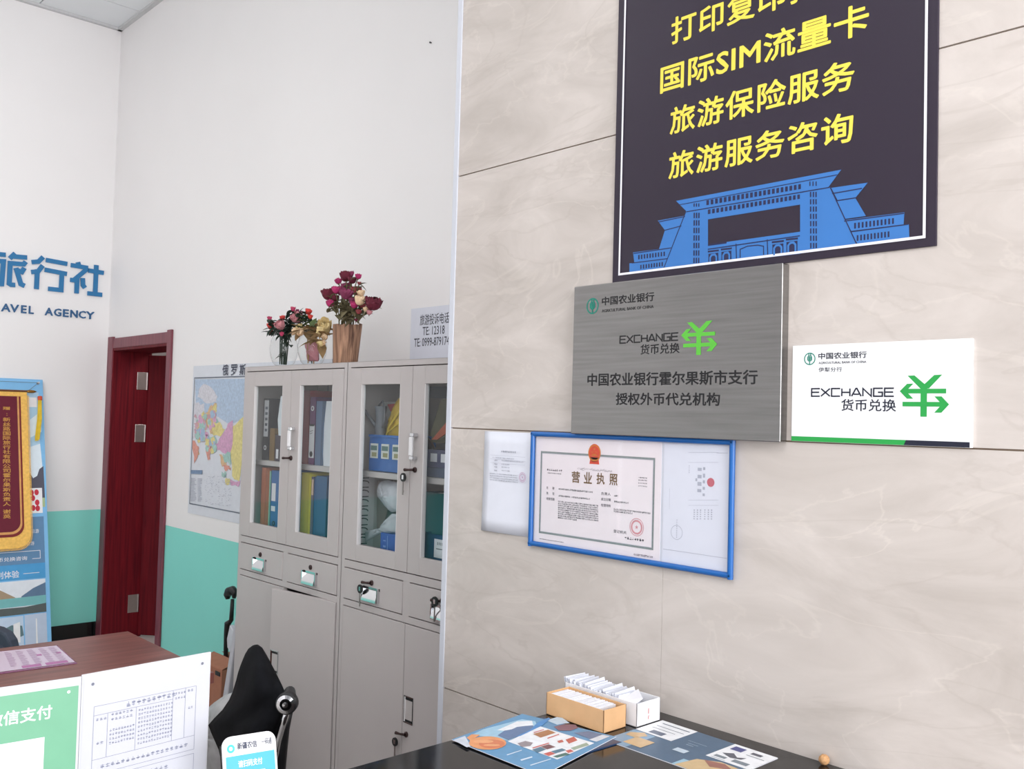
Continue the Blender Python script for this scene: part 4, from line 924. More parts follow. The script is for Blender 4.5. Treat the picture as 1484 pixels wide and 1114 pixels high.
pline([(222, 885), (286, 868)]); pline([(102, 974), (250, 952)]); pline([(95, 1011), (232, 994)]); pline([(198, 853), (300, 832)]); pline([(880, 772), (958, 760)]); pline([(912, 850), (1142, 820)]); pline([(936, 891), (1158, 862)]); pline([(866, 744), (980, 724)])
pline([(388, 958), (742, 906)]); pline([(388, 942), (460, 932)], .004); pline([(496, 936), (498, 1000)]); pline([(616, 920), (618, 984)]); pline([(512, 990), (512, 958), (540, 946), (580, 942), (602, 946), (602, 980)])
def arch(x0_, x1_, yt, yb):
    dk.poly(F_A, PC([(x0_, yb), (x1_, yb - 5), (x1_, yt - 5), (x0_, yt)]), .0061)
    dk.strokes(F_A, [PC([(x0_ - 2, yt - 9), (x1_ + 2, yt - 14)])], .004, .0061)
    return (x0_, x1_, yt, yb)
ar = [arch(390, 428, 976, 1010), arch(440, 478, 968, 1003), arch(636, 678, 940, 982), arch(690, 732, 930, 974)]
dk.build('printed_windows', M_PDARK, po)
li = MB()
for x0_, x1_, yt, yb in ar:
    xm = (x0_ + x1_) / 2
    li.strokes(F_A, [PC([(x0_ + 7, yb - 1), (x0_ + 7, yt + 14), (xm - 6, yt + 4), (xm + 6, yt + 2), (x1_ - 7, yt + 10), (x1_ - 7, yb - 5)])], .0045, .0066)
li.build('printed_arches', M_PBLUE, po)

# ------------------------------------------------------------------ bank signs
M_PLAQUE = mat('brushed_stainless_steel', (150, 149, 148), .19, 1.0, .10, 5, stretch=(1, 1, 26))
_b = M_PLAQUE.node_tree.nodes['Principled BSDF']; _b.inputs['Anisotropic'].default_value = .85; _b.inputs['Anisotropic Rotation'].default_value = .0
M_DKGREEN = mat('teal_green_print', (0, 130, 112), .5, var=.02)
M_LIME = mat('bright_green_print', (92, 188, 62), .5, var=.02); M_GREEN = mat('grass_green_print', (36, 158, 72), .5, var=.02)
M_NAVY = mat('navy_black_print', (22, 26, 48), .5, var=.02)
def yuan(b_, fr, x0, x1, z0, z1, off):
    w_, h_ = x1 - x0, z1 - z0
    def T(pts): return [(x0 + w_ * a, z0 + h_ * (1 - c)) for a, c in pts]
    for q in ([(.16, .025), (.30, .02), (.52, .24), (.52, .40), (.42, .33)], [(.70, .02), (.86, .01), (.60, .33), (.46, .36), (.46, .28)],
              [(.43, .3), (.56, .3), (.56, 1), (.43, 1)], [(.10, .34), (.94, .34), (.94, .45), (.10, .45)], [(.06, .65), (.88, .65), (.88, .76), (.06, .76)],
              [(0, .395), (.15, .22), (.28, .215), (.13, .395)], [(0, .395), (.13, .395), (.28, .575), (.15, .575)],
              [(1, .705), (.86, .705), (.71, .52), (.85, .52)], [(1, .705), (.86, .705), (.71, .90), (.85, .90)]):
        b_.k += 1; b_.poly(fr, T(q), off + b_.k * 2e-5)
def abc(b_, fr, cx, cz, r, off):
    b_.ring(fr, cx, cz, r * .84, r, off, 40)
    for sx in (-1, 1):
        b_.strokes(fr, [[(cx + sx * r * .16, cz + r * .95), (cx + sx * r * .16, cz + r * .55), (cx + sx * r * .34, cz + r * .25), (cx + sx * r * .34, cz - r * .15), (cx + sx * r * .12, cz - r * .38)]], r * .17, off)
        b_.strokes(fr, [[(cx, cz + r * .08), (cx + sx * r * .30, cz + r * .3)], [(cx, cz - r * .16), (cx + sx * r * .30, cz + r * .06)]], r * .12, off)
    b_.strokes(fr, [[(cx, cz + r * .5), (cx, cz - r * .92)]], r * .16, off)
def exchange(b_, fr, x0, x1, z0, h_, off):
    G = {'E': [[(1, 1), (.06, 1), (.06, .0), (1, .0)], [(.06, .52), (.92, .52)]], 'X': [[(0, 1), (1, 0)], [(0, 0), (1, 1)]], 'C': [[(1, 1), (.06, 1), (.06, 0), (1, 0)]],
         'H': [[(.06, 1), (.06, 0)], [(.94, 1), (.94, 0)], [(.06, .5), (.94, .5)]], 'A': [[(0, 0), (.45, 1), (.55, 1), (1, 0)], [(.2, .26), (.8, .26)]],
         'N': [[(.06, 0), (.06, 1), (.94, 0), (.94, 1)]], 'G': [[(1, 1), (.06, 1), (.06, 0), (.96, 0), (.96, .5), (.5, .5)]]}
    n = 8; st = (x1 - x0) / n; sw = h_ * .16
    for i, ch in enumerate('EXCHANGE'):
        b_.strokes(fr, [[(x0 + st * i + (st * .88) * a, z0 + sw / 2 + (h_ - sw) * c) for a, c in ln] for ln in G[ch]], sw, off)
pq = thing('bank_plaque', (-1.366, WA, 1.567), 'brushed steel bank plaque with black lettering and a lime currency arrow mark', 'plaque')
YP = WA - .027
MB().obox(F_A, -1.671, -1.0626, 1.5668, 1.949, .0, .027).build('plate', M_PLAQUE, pq, bevel=.0018, seg=3)
F_Q = Frame((0, YP, 0), (1, 0, 0), (0, 0, 1), (0, -1, 0)); QO = .0004
def q_(a, c): return wa(820 + .25133 * a, 370 + .25133 * c, YP)
def qtext(b_, s_, a0, a1, c_bot, c_top, bold=0, spacing=1.0):
    p, r, t = q_(a0, c_bot), q_(a1, c_bot), q_(a0, c_top)
    b_.text(F_Q, s_, p[0], p[1], r[0] - p[0], t[1] - p[1], QO, bold, spacing)
tx = MB()
qtext(tx, '中国农业银行', 208, 508, 290, 240, .02); qtext(tx, 'AGRICULTURAL BANK OF CHINA', 208, 505, 329, 312, .006)
qtext(tx, '货币兑换', 430, 655, 572, 514, .012)
qtext(tx, '中国农业银行霍尔果斯市支行', 124, 1105, 754, 680, .020); qtext(tx, '授权外币代兑机构', 288, 888, 862, 792, .020)
p, r, t = q_(310, 510), q_(652, 498), q_(310, 463)
ex = MB(); exchange(ex, F_Q, p[0], r[0], p[1], t[1] - p[1], QO); ex.build('lettering', M_INK, pq)
tx.build_lines('lettering', M_INK, pq)
p, t = q_(154, 292), q_(154, 246); b_ = MB(); abc(b_, F_Q, p[0], p[1], t[1] - p[1], QO); b_.build('emblem', M_DKGREEN, pq)
p, r = q_(664, 578), q_(872, 578); t = q_(664, 385); b_ = MB(); yuan(b_, F_Q, p[0], r[0], p[1], t[1], QO); b_.build('currency_mark', M_LIME, pq)

ws = thing('exchange_sign', (-.864, WA, 1.57), 'white acrylic exchange sign with a green arrow mark and green foot stripe', 'sign')
YS = WA - .008
MB().obox(F_A, -1.0475, -.6805, 1.570, 1.7722, .0, .008).build('board', mat('white_acrylic', (240, 242, 245), .2, var=.005), ws, bevel=.001)
F_S = Frame((0, YS, 0), (1, 0, 0), (0, 0, 1), (0, -1, 0))
def s_(a, c): return wa(1140 + .19542 * a, 480 + .19542 * c, YS)
tx = MB()
def stext(txt, a0, c0, a1, ct, bold=0, spacing=1.0):
    p, r, t = s_(a0, c0), s_(a1, c0), s_(a0, ct); tx.text(F_S, txt, p[0], p[1], r[0] - p[0], t[1] - p[1], QO, bold, spacing)
stext('中国农业银行', 236, 208, 594, 160, .02); stext('AGRICULTURAL BANK OF CHINA', 238, 243, 592, 226, .006); stext('伊犁分行', 238, 302, 410, 268, .006, 1.15)
stext('货币兑换', 405, 590, 812, 502, .012)
p, r, t = s_(182, 486), s_(806, 486), s_(182, 420); ex = MB(); exchange(ex, F_S, p[0], r[0], p[1], t[1] - p[1], QO); ex.build('lettering', M_NAVY, ws)
tx.build_lines('lettering', M_NAVY, ws)
p, t = s_(172, 204), s_(172, 158); b_ = MB(); abc(b_, F_S, p[0], p[1], t[1] - p[1], QO); b_.build('emblem', M_DKGREEN, ws)
p, r, t = s_(838, 630), s_(1205, 630), s_(838, 322); b_ = MB(); yuan(b_, F_S, p[0], r[0], p[1], t[1], QO); b_.build('currency_mark', M_GREEN, ws)
xm = s_(868, 840)[0]
MB().poly(F_S, [(-1.047, 1.5705), (xm, 1.5705), (xm + .0045, 1.5805), (-1.047, 1.5805)], QO).build('foot_stripe', M_GREEN, ws)
MB().poly(F_S, [(xm, 1.5705), (-.6835, 1.5705), (-.6835, 1.5805), (xm + .0045, 1.5805)], QO).build('foot_stripe', M_NAVY, ws)

# ------------------------------------------------------------------ licence display
lc = thing('license_holder', (-1.51, WA, 1.26), 'clear wall holder with blue edging strips showing the business licence', 'frame')
M_STRIP = mat('blue_plastic_strip', (16, 94, 170), .3, var=.02)
lx0, lx1, lz0, lz1 = -1.832, -1.188, 1.262, 1.566
for a, c, nm in (((lx0, lz1 - .004), (lx1, lz1 - .004), 0), ((lx0, lz0 + .004), (lx1, lz0 + .004), 0), ((lx0 + .004, lz0 - .004), (lx0 + .004, lz1), 0), ((lx1 - .004, lz0 - .004), (lx1 - .004, lz1), 0)):
    d_ = (Vector((c[0], 0, c[1])) - Vector((a[0], 0, a[1]))).normalized()
    MB().tube([F_A.p(a[0], a[1], .009), F_A.p(c[0], c[1], .009)], .0068, 12).build('edge_strip', M_STRIP, lc, smooth=False)
MB().obox(F_A, lx0 + .004, lx1 - .004, lz0 + .004, lz1 - .004, .0005, .002).build('backing', mat('translucent_backing', (214, 218, 228), .3, var=.01), lc)
MB().obox(F_A, lx0 + .008, lx1 - .008, lz0 + .008, lz1 - .008, .0078, .0083).build('clear_film', glass('clear_film', (.985, .985, .99), .8), lc)
cert = thing('business_license', (-1.62, WA, 1.265), 'business licence certificate with red emblem and grey patterned border', 'certificate')
LO = .0035
def l_(a, c): return wa(690 + .26280 * a, 610 + .26280 * c, WA - LO)
def LP(pts): return [l_(*p) for p in pts]
cx1 = l_(1018, 400)[0]
MB().obox(F_A, lx0 + .012, cx1, lz0 + .010, lz1 - .010, .0022, LO).build('sheet', mat('ivory_certificate', (240, 232, 236), .6, var=.012), cert)
a0, a1 = l_(352, 400)[0], l_(984, 400)[0]; b1, b0 = l_(362, 165)[1], l_(352, 617)[1]
bo = MB().frame_rect(F_A, a0, a1, b0, b1, .0048, LO + .0005)
bo.build('patterned_border', mat('grey_guilloche', (136, 146, 146), .7, var=.2, scale=400), cert)
MB().frame_rect(F_A, a0 + .0052, a1 - .0052, b0 + .0052, b1 - .0052, .0008, LO + .0005).build('border_line', M_PALEINK, cert)
em = MB(); ec = l_(654, 172); er = (l_(654, 126)[1] - l_(654, 240)[1]) / 2; ec = (ec[0], l_(654, 183)[1])
em.disc(F_A, ec[0], ec[1] + er * .12, er * .80, LO + .0009, 30, er * .88); em.fprism(F_A, [(ec[0] - er * .62, ec[1] - er * .95), (ec[0] + er * .62, ec[1] - er * .95), (ec[0] + er * .5, ec[1] - er * .3), (ec[0] - er * .5, ec[1] - er * .3)], LO, LO + .0009)
em = em.build('emblem', mat('emblem_red', (220, 72, 44), .5, var=.05), cert)
eg = MB()
def star(b_, fr, cx, cz, r, off):
    for k in range(5):
        t = math.pi / 2 + k * 2 * math.pi / 5; t2 = t + math.pi / 5; t3 = t - math.pi / 5
        b_.poly(fr, [(cx, cz), (cx + r * .4 * math.cos(t3), cz + r * .4 * math.sin(t3)), (cx + r * math.cos(t), cz + r * math.sin(t)), (cx + r * .4 * math.cos(t2), cz + r * .4 * math.sin(t2))], off)
star(eg, F_A, ec[0], ec[1] + er * .5, er * .16, LO + .0013)
for dx in (-.32, -.16, .16, .32): star(eg, F_A, ec[0] + er * dx, ec[1] + er * (.28 - abs(dx) * .3), er * .08, LO + .0013)
eg.ring(F_A, ec[0], ec[1] + er * .12, er * .68, er * .80, LO + .0012, 30, 1.0).strokes(F_A, [[(ec[0] - er * .4, ec[1] - er * .12), (ec[0] + er * .4, ec[1] - er * .12)], [(ec[0] - er * .26, ec[1] + er * .0), (ec[0] + er * .26, ec[1] + er * .0)], [(ec[0] - er * .5, ec[1] - er * .55), (ec[0] + er * .5, ec[1] - er * .55)]], er * .08, LO + .0013)
eg.build('gold_relief', mat('emblem_gold', (214, 126, 40), .5, var=.1), em)
tt = MB()
for ch, x_ in (('营', 549), ('业', 616), ('执', 686), ('照', 757)):
    k = (x_ - 549) / 208 * 14
    p, t = l_(x_ - 22, 338 + k), l_(x_ - 22, 275 + k); r = l_(x_ + 23, 338 + k); tt.text(F_A, ch, p[0], p[1], r[0] - p[0], t[1] - p[1], LO + .0005, .018)
tt.build('title_lettering', mat('bronze_ink', (112, 84, 44), .5, var=.1), cert)
ln = MB(); rr = random.Random(4)
def dashes(x0_, x1_, z, h_, unit=.0055, gap=.35, off=LO + .0005, b__=None):
    b__ = b__ or ln; x = x0_
    while x < x1_ - unit * .3:
        w_ = unit * rr.uniform(.6, 1.0)
        for _ in range(3):
            if rr.random() < .75: q = rr.uniform(0, .7); b__.rect(F_A, x, min(x + w_, x1_), z + h_ * q, z + h_ * (q + .22), off)
        b__.rect(F_A, x + w_ * rr.uniform(.1, .6), x + w_ * rr.uniform(.65, .8), z, z + h_, off)
        x += unit * (1 + gap * .5)
def small(s__, a, c, w_, h_):
    p = l_(a, c); ln.text(F_A, s__, p[0], p[1], w_, h_, LO + .0005, .004, 1.0)
pxm = .0004796   # metres across one step of the measured grid
small('名　　称', 388, 374, .0300, .0072); small('类　　型', 388, 404, .0300, .0072); small('经营范围', 388, 434, .0300, .0072)
small('负责人', 690, 406, .032, .0072); small('成立日期', 690, 437, .032, .0072); small('经营场所', 690, 470, .032, .0072); small('登记机关', 758, 614, .042, .0078)
for c, x1_ in ((370, 642), (408, 628)): p = l_(456, c + 8); r = l_(x1_, c + 8); dashes(p[0], r[0], p[1], .0045, .004)
for k in range(9):
    p = l_(452, 446 + k * 11.2); r = l_(676 if k < 8 else 560, 446); dashes(p[0], r[0], p[1], .0040, .0042)
for c, a, a1_ in ((412, 762, 782), (444, 762, 838), (486, 760, 962), (498, 760, 860)): p = l_(a, c + 4); r = l_(a1_, c + 4); dashes(p[0], r[0], p[1], .0045, .004)
for c in (314, 328, 344, 360): p = l_(896, c); r = l_(942, c); dashes(p[0], r[0], p[1], .0030, .004)
p, r = l_(392, 272), l_(480, 272); dashes(p[0], r[0], p[1], .0050, .0062); p, r = l_(395, 288), l_(470, 288); dashes(p[0], r[0], p[1], .0028, .004)
p, r = l_(820, 650), l_(930, 650); dashes(p[0], r[0], p[1], .0060, .0066); p, r = l_(350, 650), l_(485, 650); dashes(p[0], r[0], p[1], .0022, .003); p, r = l_(870, 740), l_(975, 740); dashes(p[0], r[0], p[1], .0055, .004)
# line of script above the title
p, r = l_(560, 268), l_(750, 268)
ln.text(F_A, 'تىجارەت كىنىشكىسى', p[0], p[1] - .001, r[0] - p[0], .0085, LO + .0005)
ln.build('fine_print', mat('certificate_ink', (92, 84, 96), .7, var=.03), cert)
st = MB(); sc = l_(886, 585); sr = (l_(925, 585)[0] - sc[0])
st.ring(F_A, sc[0], sc[1], sr * .93, sr, LO + .0007, 36).ring(F_A, sc[0], sc[1], sr * .62, sr * .82, LO + .0007, 14); star(st, F_A, sc[0], sc[1], sr * .26, LO + .0008)
st.build('seal_stamp', mat('seal_red', (216, 150, 158), .7, var=.1), cert)
pp = thing('permit_copy', (-1.26, WA, 1.265), 'white photocopied permit turned sideways in the right part of the blue holder', 'paper')
px0 = l_(1032, 400)[0]
MB().obox(F_A, px0, lx1 - .012, lz0 + .008, lz1 - .012, .0022, .0032).build('sheet', M_PAPER2, pp)
ln = MB()
def r_(a, c): return wa(950 + .17046 * a, 640 + .17046 * c, WA - .0034)
def vd(a, c0, c1, w_, unit=.004):
    p, q = r_(a, c0), r_(a, c1); z = p[1]
    while z > q[1] + unit * .4: ln.rect(F_A, p[0], p[0] + w_, z - unit * rr.uniform(.5, .75), z, .0037); z -= unit * 1.25
vd(360, 220, 460, .011, .013); vd(405, 215, 460, .006, .012); vd(285, 200, 275, .002); vd(340, 310, 365, .005, .01)
for a in (325, 352, 378, 415, 445, 472): vd(a, 575, 668, .0035, .004)
vd(180, 660, 830, .002); vd(120, 400, 570, .001)
for c in (90, 495, 540, 175): p, q = r_(280, c), r_(535, c); ln.strokes(F_A, [[p, q]], .0006, .0037)
p, q = r_(65, 910), r_(610, 988); ln.strokes(F_A, [[p, (q[0], p[1])]], .0009, .0037)
p, q = r_(520, 95), r_(615, 95); ln.strokes(F_A, [[p, q]], .0009, .0037)
p, q = r_(180, 770), r_(230, 770); ln.ring(F_A, p[0], p[1], (q[0] - p[0]) * .94, q[0] - p[0], .0037)
ln.build('fine_print', M_PALEINK, pp)
c, q = r_(470, 345), r_(502, 345); sb = MB().disc(F_A, c[0], c[1], q[0] - c[0], .0038, 24); sb.build('seal_stamp', mat('permit_seal', (198, 106, 118), .7, var=.2, scale=300), pp)
lp = thing('certificate_sheet', (-1.93, WA, 1.30), 'loose white A4 sheet taped left of the blue licence holder', 'paper')
TLp, BLp, BRp = wa(703.3, 624.5), wa(701, 768), wa(776, 779)
def sheetp(u, v):
    x = TLp[0] + (-1.822 - TLp[0]) * u; z = TLp[1] + (BLp[1] - TLp[1]) * v
    return F_A.p(x, z, .0015 + .004 * v * v * (1 - u) + .0015 * math.sin(u * 5) * v)
MB().grid(sheetp, 8, 8).build('sheet', M_PAPER2, lp, smooth=True, solid=.0004)
ln = MB(); F_L = Frame((0, WA - .0064, 0), (1, 0, 0), (0, 0, 1), (0, -1, 0))
def dl(a0, a1, c, h_, u=.004): p, r = l_(a0, c), l_(a1, c); dashes(p[0], r[0], p[1], h_, u, off=.0064)
dl(142, 220, 172, .0055, .006); dl(95, 212, 203, .003)
for c in (220, 240, 256, 275): dl(104, 118, c, .004); dl(145, 265 if c == 220 else 190, c, .003)
for c in (290, 302, 314, 325): dl(80, 236, c, .003)
for c in (186, 208, 228): p, r = l_(82, c), l_(275, c); ln.strokes(F_A, [[p, (r[0], p[1] - .0)]], .0006, .0064)
ln.build('fine_print', M_PALEINK, lp)
c = l_(259, 310); st = MB().ring(F_A, c[0], c[1], .0125, .0138, .0064, 32); star(st, F_A, c[0], c[1], .004, .0064); st.ring(F_A, c[0], c[1], .0085, .0105, .0064, 12)
st.build('seal_stamp', mat('violet_seal', (196, 160, 190), .7, var=.1), lp)

# ------------------------------------------------------------------ black counter and what lies on it
CT = .92
M_CTOP = mat('black_polished_stone', (16, 17, 20), .10, var=.25, scale=90, spec=.5)
ct = thing('service_counter', (-1.19, .6, 0), 'long black polished counter against the marble wall', 'counter')
MB().box(-1.54, -.84, -.75, WA - .001, CT - .03, CT).build('countertop', M_CTOP, ct, bevel=.002)
MB().box(-1.51, -.87, -.72, WA - .001, .08, CT - .03).build('front_panel', mat('dark_counter_panel', (52, 44, 44), .4), ct)
MB().box(-1.49, -.89, -.70, WA - .001, 0, .08).build('plinth', M_BLACK, ct)
# business card boxes
def openbox(name, loc, label, x0_, x1_, y0_, y1_, h_, material, rough_edges=0.0, flap=False):
    t = thing(name, loc, label, 'box'); th = .0022; z = CT + .0005
    b_ = MB().box(x0_, x1_, y0_, y0_ + th, z, z + h_).box(x0_, x1_, y1_ - th, y1_, z, z + h_).box(x0_, x0_ + th, y0_, y1_, z, z + h_).box(x1_ - th, x1_, y0_, y1_, z, z + h_).box(x0_, x1_, y0_, y1_, z, z + th)
    b_.build('tray', material, t, bevel=.0006); return t
M_KRAFT = mat('kraft_card', (216, 172, 126), .8, var=.04)
kb = openbox('card_box', (-1.447, 1.61, CT), 'open brown kraft box full of white cards on the black counter', -1.538, -1.362, 1.572, 1.648, .050, M_KRAFT)
cd = MB(); rr = random.Random(9)
for k in range(48):
    x = -1.532 + k * .0031
    if x > -1.385: break
    z1_ = CT + .0465 + rr.uniform(-.001, .0015)
    cd.prism([(x, 1.578, CT + .004), (x + .0026, 1.578, CT + .004), (x + .0026 - .002, 1.578, z1_), (x - .002, 1.578, z1_)], (0, .062 + rr.uniform(-.002, .002), 0))
cs_ = cd.build('card_stack', M_PAPER, kb)
wbx = openbox('card_box', (-1.455, 1.70, CT), 'open white card box with untidy papers behind the kraft box', -1.565, -1.343, 1.662, 1.746, .052, mat('white_card', (232, 232, 236), .7, var=.02))
cd = MB()
for k in range(34):
    x = -1.560 + k * .0052 + rr.uniform(-.0015, .0015); tl = rr.uniform(.010, .022); z1_ = CT + .055 + rr.uniform(-.003, .003) + .008 * max(0, 1 - k / 20)
    y0_ = 1.666 + rr.uniform(0, .008); 
    cd.prism([(x, y0_, CT + .004), (x + .0008, y0_, CT + .004), (x + .0008 - tl, y0_, z1_), (x - tl, y0_, z1_)], (0, .070, rr.uniform(-.004, .004)))
cd.build('loose_slip', M_PAPER2, wbx)
MB().prism([(-1.402, 1.663, CT + .045), (-1.372, 1.666, CT + .030), (-1.358, 1.70, CT + .054), (-1.40, 1.735, CT + .060)], (.002, -.001, .001)).build('folded_flap', M_PAPER, wbx)
MB().strokes(Frame((-1.3426, 0, 0), (0, 1, 0), (0, 0, 1), (1, 0, 0)), [[(1.702, CT + .012), (1.704, CT + .020)], [(1.703, CT + .024), (1.703, CT + .036)]], .0022, .0003).build('red_mark', mat('red_print', (206, 92, 92), .6), wbx)
# leaflets
def leaflet(name, quad, z, label, sheets=1, group=None, th=.0012, mat_=None, curl=0.0):
    t = thing(name, (sum(p[0] for p in quad) / 4, sum(p[1] for p in quad) / 4, z), label, 'leaflet', group)
    A, B, C_, D_ = [Vector((p[0], p[1], 0)) for p in quad]      # A->B bottom edge, D->C top edge
    def P(u, v, off=0.0): 
        q = A.lerp(B, u).lerp(D_.lerp(C_, u), v); return Vector((q.x, q.y, z + th + off + curl * (u * (1 - u)) * v))
    bb_ = MB(); n = 10
    bb_.grid(lambda u, v: P(u, v), n, n); bb_.grid(lambda u, v: P(1 - u, v, -th), n, n)
    for (f, g) in (((lambda s: (s, 0)), 0), ((lambda s: (1, s)), 0), ((lambda s: (1 - s, 1)), 0), ((lambda s: (0, 1 - s)), 0)):
        for i in range(n):
            a, c = f(i / n), f((i + 1) / n)
            bb_.add([P(*a, -th), P(*c, -th), P(*c), P(*a)], [(0, 1, 2, 3)])
    bb_.build('sheet', mat_ or M_PAPER, t)
    def pr(color, polys, off, nm='print', rough=.3):
        b2 = MB()
        for q in polys:
            if len(q) == 4 and isinstance(q[0], (int, float)):
                u0, u1, v0, v1 = q; b2.grid(lambda a, c: P(u0 + (u1 - u0) * a, v0 + (v1 - v0) * c, off), 5, 5)
            else: b2.add([P(a, c, off) for a, c in q], [tuple(range(len(q)))])
        return b2.build(nm, mat('leaf_%d_%d_%d' % color, color, rough, var=.06, scale=50), t)
    return t, pr
Q1 = [(-1.548, 1.285), (-1.318, 1.303), (-1.336, 1.553), (-1.566, 1.535)]
gp = (-1.318, 1.303)
# measured corners of the top leaflet
LA, LB_, LC, LD = [at_z(*p, CT + .006) for p in ((654.6, 1070), (786, 1122), (893, 1066), (757, 1033))]
lf0, pr = leaflet('travel_leaflet', [(-1.530, 1.300), (-1.312, 1.316), (-1.300, 1.560), (-1.520, 1.545)], CT, 'dark edged booklet lying under the blue travel leaflet', th=.0025, mat_=mat('navy_edge_booklet', (34, 60, 96), .3))
lf1, pr0 = leaflet('travel_leaflet', [tuple(LA[:2]), tuple(LB_[:2]), tuple(LC[:2]), tuple(LD[:2])], CT + .003, 'glossy blue travel leaflet with orange shell picture lying left of the card boxes', th=.0012)
ZL = CT + .0042
def pr(color, polys, off, rough=.3):
    b2 = MB()
    for q in polys: b2.pts3([tuple(at_z(640 + .24259 * x, 960 + .24259 * y_, ZL) + Vector((0, 0, off))) for x, y_ in q])
    return b2.build('print', mat('leaf_%d_%d_%d' % color, color, rough, var=.08, scale=60), lf1)
def ell(cx_, cy_, rx, ry, n=18): return [(cx_ + rx * math.cos(6.2832 * k / n), cy_ - ry * math.sin(6.2832 * k / n)) for k in range(n)]
pr0((96, 152, 194), [(0, 1, 0, 1)], .0001)
pr((160, 202, 226), [[(180, 432), (250, 398), (480, 338), (560, 350), (570, 380), (400, 468), (330, 450)]], .0003)
pr((206, 214, 226), [[(72, 462), (140, 438), (175, 500), (150, 506)]], .0003)
pr((238, 242, 248), [[(330, 405), (450, 352), (540, 348), (548, 376), (470, 384), (400, 410)], [(395, 472), (590, 382), (912, 482), (690, 580)]], .0006)
pr((98, 124, 164), [[(335, 436), (375, 408), (420, 400), (450, 386), (500, 380), (545, 376), (552, 388), (520, 412), (470, 436), (398, 464)]], .0009)
pr((72, 142, 206), [[(560, 372), (590, 350), (640, 330), (650, 338), (600, 378), (470, 440), (440, 446), (530, 404)]], .0010)
pr((232, 158, 104), [ell(275, 482, 112, 40), [(150, 450), (180, 430), (230, 432), (200, 452), (170, 468)]], .0009)
pr((216, 124, 84), [ell(300, 488, 78, 26)], .0012); pr((236, 170, 120), [ell(250, 474, 60, 10), ell(300, 496, 50, 6)], .0014)
pr((188, 212, 232), [[(625, 345), (690, 326), (720, 330), (765, 362), (720, 366), (690, 372), (650, 356)]], .0006)
pr((124, 92, 112), [[(670, 384), (730, 370), (800, 372), (815, 392), (770, 408), (700, 408)]], .0009); pr((104, 124, 158), [[(790, 420), (880, 410), (1000, 440), (920, 470)]], .0005); pr((214, 220, 230), [[(880, 462), (960, 432), (1005, 442), (925, 474)]], .0008)
pr((178, 124, 84), [[(545, 428), (636, 402), (682, 420), (592, 450)]], .0009); pr((150, 140, 146), [[(452, 484), (500, 470), (546, 480), (530, 500), (480, 506)]], .0009); pr((196, 98, 86), [[(740, 462), (790, 444), (812, 466), (760, 486)], [(690, 470), (720, 462), (730, 476), (700, 482)]], .0009)
pr((84, 124, 146), [[(540, 522), (590, 505), (625, 520), (575, 540)], [(652, 532), (720, 514), (745, 524), (680, 545)]], .0009); pr((120, 78, 84), [[(592, 504), (640, 490), (682, 506), (630, 520)]], .0009); pr((204, 96, 88), [[(608, 546), (650, 534), (680, 546), (640, 560)], [(740, 528), (770, 520), (790, 532), (756, 542)], [(540, 510), (640, 480), (644, 485), (546, 515)], [(548, 418), (610, 400), (612, 404), (552, 422)], [(630, 452), (700, 428), (703, 432), (634, 457)]], .0010)
pr((66, 112, 104), [[(664, 562), (740, 540), (768, 550), (690, 570)]], .0010); pr((160, 176, 158), [[(770, 512), (865, 480), (882, 494), (790, 524)]], .0009)
pr((214, 228, 242), [[(388, 550), (478, 522), (480, 526), (392, 555)], [(470, 580), (540, 560), (544, 567), (476, 588)], [(528, 612), (652, 574), (654, 578), (532, 617)]], .0006)
# second leaflet, far side
q = [tuple(at_z(*p, CT + .001)[:2]) for p in ((884, 1073), (1010, 1122), (1124, 1098.6), (962, 1043.5))]
lf2, pr = leaflet('travel_leaflet', [(-1.337, 1.545), (-1.037, 1.545), (-1.037, 1.742), (-1.337, 1.748)], CT, 'flat navy and white fold-out leaflet along the wall edge of the counter')
pr((66, 96, 124), [(0, 1, 0, 1)], .0002)
pr((238, 240, 244), [(0.0, .33, .52, 1), (.655, 1, .46, 1)], .0005)
pr((124, 160, 190), [(0, .20, .0, .50)], .0005); pr((206, 172, 124), [[(.02, .40), (.10, .50), (.16, .44), (.12, .30), (.03, .30)], (.12, .28, .10, .34)], .0008)
pr((90, 100, 122), [(.05, .30, .90, .92), (.05, .30, .80, .812), (.05, .26, .72, .73), (.10, .22, .56, .66)], .0008)
pr((196, 212, 226), [(.44, .54, .32, .42)], .0008); pr((150, 170, 190), [(.44, .50, .56, .575), (.43, .52, .61, .622), (.40, .56, .68, .69)], .0008)
pr((64, 70, 132), [(.69, .78, .82, .94)], .0008); pr((80, 84, 98), [[(.70, .66), (.76, .74), (.82, .66), (.87, .72), (.86, .64), (.79, .60)], (.84, .92, .86, .92)], .0009); pr((118, 130, 140), [(.69, .78, .52, .58), (.83, .95, .52, .60), (.83, .97, .80, .815), (.69, .80, .48, .49)], .0008)
pr((204, 176, 132), [[(.62, 0), (1, 0), (1, .40), (.80, .42), (.66, .30)]], .0006); pr((150, 96, 84), [[(.70, .34), (.84, .40), (.94, .32), (.80, .22)]], .0009); pr((150, 190, 212), [(.60, .68, 0, .20)], .0005)
wn = thing('walnut', (-.958, 1.785, CT), 'small brown walnut at the foot of the marble wall on the counter', 'walnut')
MB().grid(lambda u, v: Vector((-.958, 1.785, CT + .0105)) + Vector((math.cos(u * 6.2832) * math.sin(v * math.pi), math.sin(u * 6.2832) * math.sin(v * math.pi), math.cos(v * math.pi) * .95)) * .0108 * (1 + .05 * math.sin(u * 31) * math.sin(v * 9) + .03 * math.sin(v * 22 + u * 12)), 32, 18).build('shell', mat('walnut_shell', (196, 150, 104), .7, var=.25, scale=200), wn, smooth=True)

